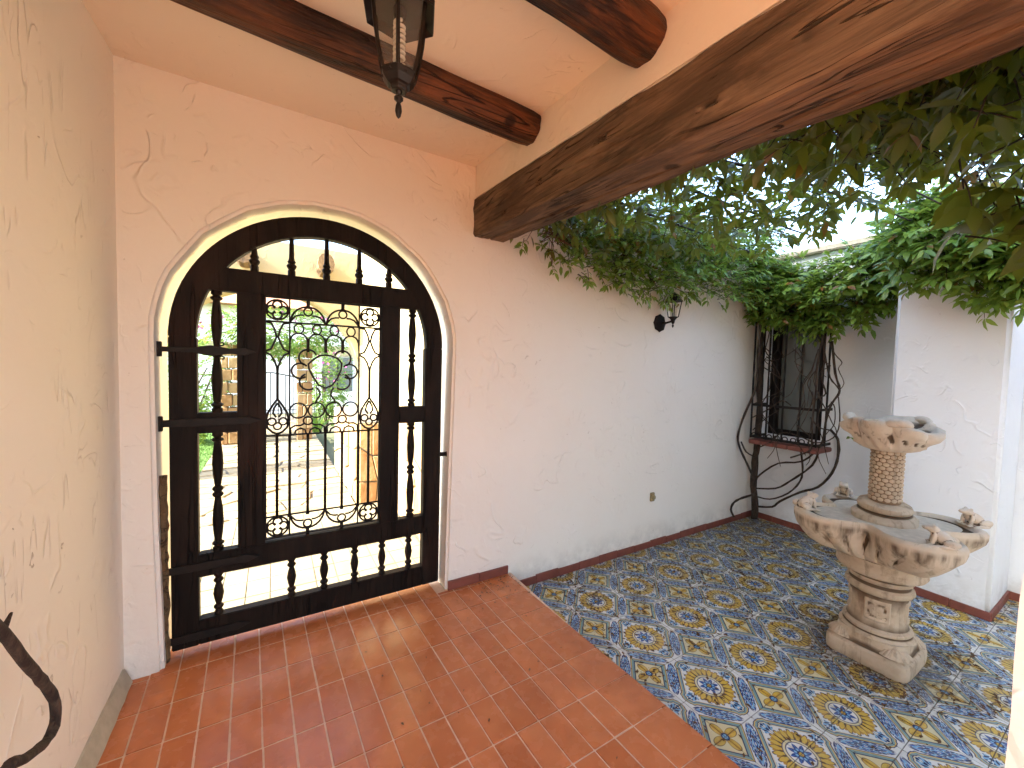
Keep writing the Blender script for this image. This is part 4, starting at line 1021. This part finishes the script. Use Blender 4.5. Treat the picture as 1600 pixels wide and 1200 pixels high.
def bush(name, label, c, rad, N, seed, mat='gleaf', L=.075, cat='bush', stems=5, bloom=0):
    t = thing(name, label, cat, (c[0], c[1], 0)); F = Foliage(seed); r = F.r
    for i in range(N):
        u = Vector((r.gauss(0, 1), r.gauss(0, 1), r.gauss(0, 1))).normalized(); k = r.uniform(.55, 1.0)*(1+.28*nz(tuple(u*2+Vector((seed, 0, 0)))))
        p = Vector((c[0]+u.x*rad[0]*k, c[1]+u.y*rad[1]*k, c[2]+u.z*rad[2]*k))
        if p.z < .03: continue
        F.twig(p, u+Vector((0, 0, -.1)), r.uniform(.08, .2), L, .5, (u+Vector((0, 0, .8))).normalized(), .05, tube=False)
    for i in range(stems): stem(t, [(c[0]+r.gauss(0, .05), c[1]+r.gauss(0, .05), -.05), (c[0]+r.gauss(0, .12), c[1]+r.gauss(0, .1), c[2]*.5), (c[0]+r.gauss(0, rad[0]*.4), c[1]+r.gauss(0, rad[1]*.4), c[2]+rad[2]*.4)], .02, .008, 'trunk')
    F.build(t, mat, 0, part='crown')
    if bloom:
        mb = MB()
        for i in range(bloom):
            u = Vector((r.gauss(0, 1), -abs(r.gauss(0, 1)), abs(r.gauss(.6, .6)))).normalized(); p = Vector((c[0]+u.x*rad[0]*1.05, c[1]+u.y*rad[1]*1.05, c[2]+u.z*rad[2]*1.05))
            a = Vector((r.gauss(0, 1), r.gauss(0, 1), r.gauss(0, 1))).normalized()*.03; b = a.orthogonal(); mb.add([p+a, p+b, p-a, p-b], [(0, 1, 2), (0, 2, 3)])
        tag(obj('blossoms', mb, 'bloom', t), kind='stuff')
    return t
bush('vine_bower', 'bright green vine bower arching over the two stone garden pillars', (.15, 8.3, 1.95), (1.15, .42, .36), 900, 31, cat='vine', stems=0, bloom=26)
bush('flowering_shrub', 'leafy shrub with pale stems on the lawn beside the bower', (-1.15, 8.6, .95), (.45, .45, .85), 600, 32)
bush('garden_shrub', 'reddish green shrub growing behind the orange pillar', (.98, 9.3, .95), (.42, .4, .75), 500, 33, bloom=24)
ag = thing('agave_plant', 'spiky grey green agave at the end of the path', 'plant', (.75, 8.75, 0))
for i in range(22):
    a = i*2.4; e = R_(25+50*(i/22)); d = Vector((math.cos(a)*math.cos(e), math.sin(a)*math.cos(e), math.sin(e))); s_ = d.cross(Vector((0, 0, 1))).normalized()*.03; b = Vector((.75, 8.75, .0)); T_ = b+d*.5
    obj('blade', MB().add([b-s_, b+s_, b+d*.25+s_*.9+Vector((0, 0, .03)), b+d*.25-s_*.9+Vector((0, 0, .03)), T_], [(0, 1, 2, 3), (3, 2, 4)]), 'gleaf', ag)
for k, (x, y, s_, lb) in enumerate(((-1.30, 8.9, .17, 'small tan border rock nearest the garden path'), (-1.75, 9.0, .24, 'larger tan border rock edging the lawn under the shrub'))):
    rk = MB().blob((x, y, s_*.35), (s_*1.2, s_*.8, s_*.6), None, 10); rk.v = [tuple(Vector(p)*(1)+Vector((.05*nz(tuple(Vector(p)*6)), .05*nz(tuple(Vector(p)*7)), .03*nz(tuple(Vector(p)*8))))) for p in rk.v]
    tag(obj('border_rock', rk, 'flag'), lb, 'rock', 'lawn border rocks')
hs = thing('garden_house', 'white house with cream cornice across the garden', 'house', (0, 14, 0))
obj('wall', MB().box(-6, 6, 14, 18, -.2, 3.0), 'white', hs); obj('cornice', MB().box(-6.05, 6.05, 13.9, 18.1, 1.66, 1.95), 'cream', hs)
obj('roof', MB().prism([(13.5, 3.0), (18.5, 3.0), (16, 4.0)], lambda a, b, d: (d, a, b), -6.4, 6.4), 'roof', hs)
wnd = obj('window', MB().box(1.35, 2.25, 13.97, 14.02, .5, 1.6), 'darkglass', hs); obj('window_bars', MB().box(1.78, 1.82, 13.93, 13.965, .5, 1.6).box(1.35, 2.25, 13.93, 13.966, 1.03, 1.07), 'iron', wnd)
rl = thing('stair_railing', 'thin black iron railing before the white garden house', 'railing', (-.1, 11.3, 0))
for i in range(12):
    x = -.85+.16*i; obj('baluster', MB().tube([(x, 11.3, -.16), (x, 11.3, 1.15-.03*max(0, i-5))], .010, 5), 'iron', rl)
obj('handrail', MB().tube([(-.9, 11.3, 1.15), (.0, 11.3, 1.15), (1.0, 11.3, .95)], .014, 6), 'iron', rl); obj('low_rail', MB().tube([(-.9, 11.3, .25), (1.0, 11.3, .22)], .01, 6), 'iron', rl)
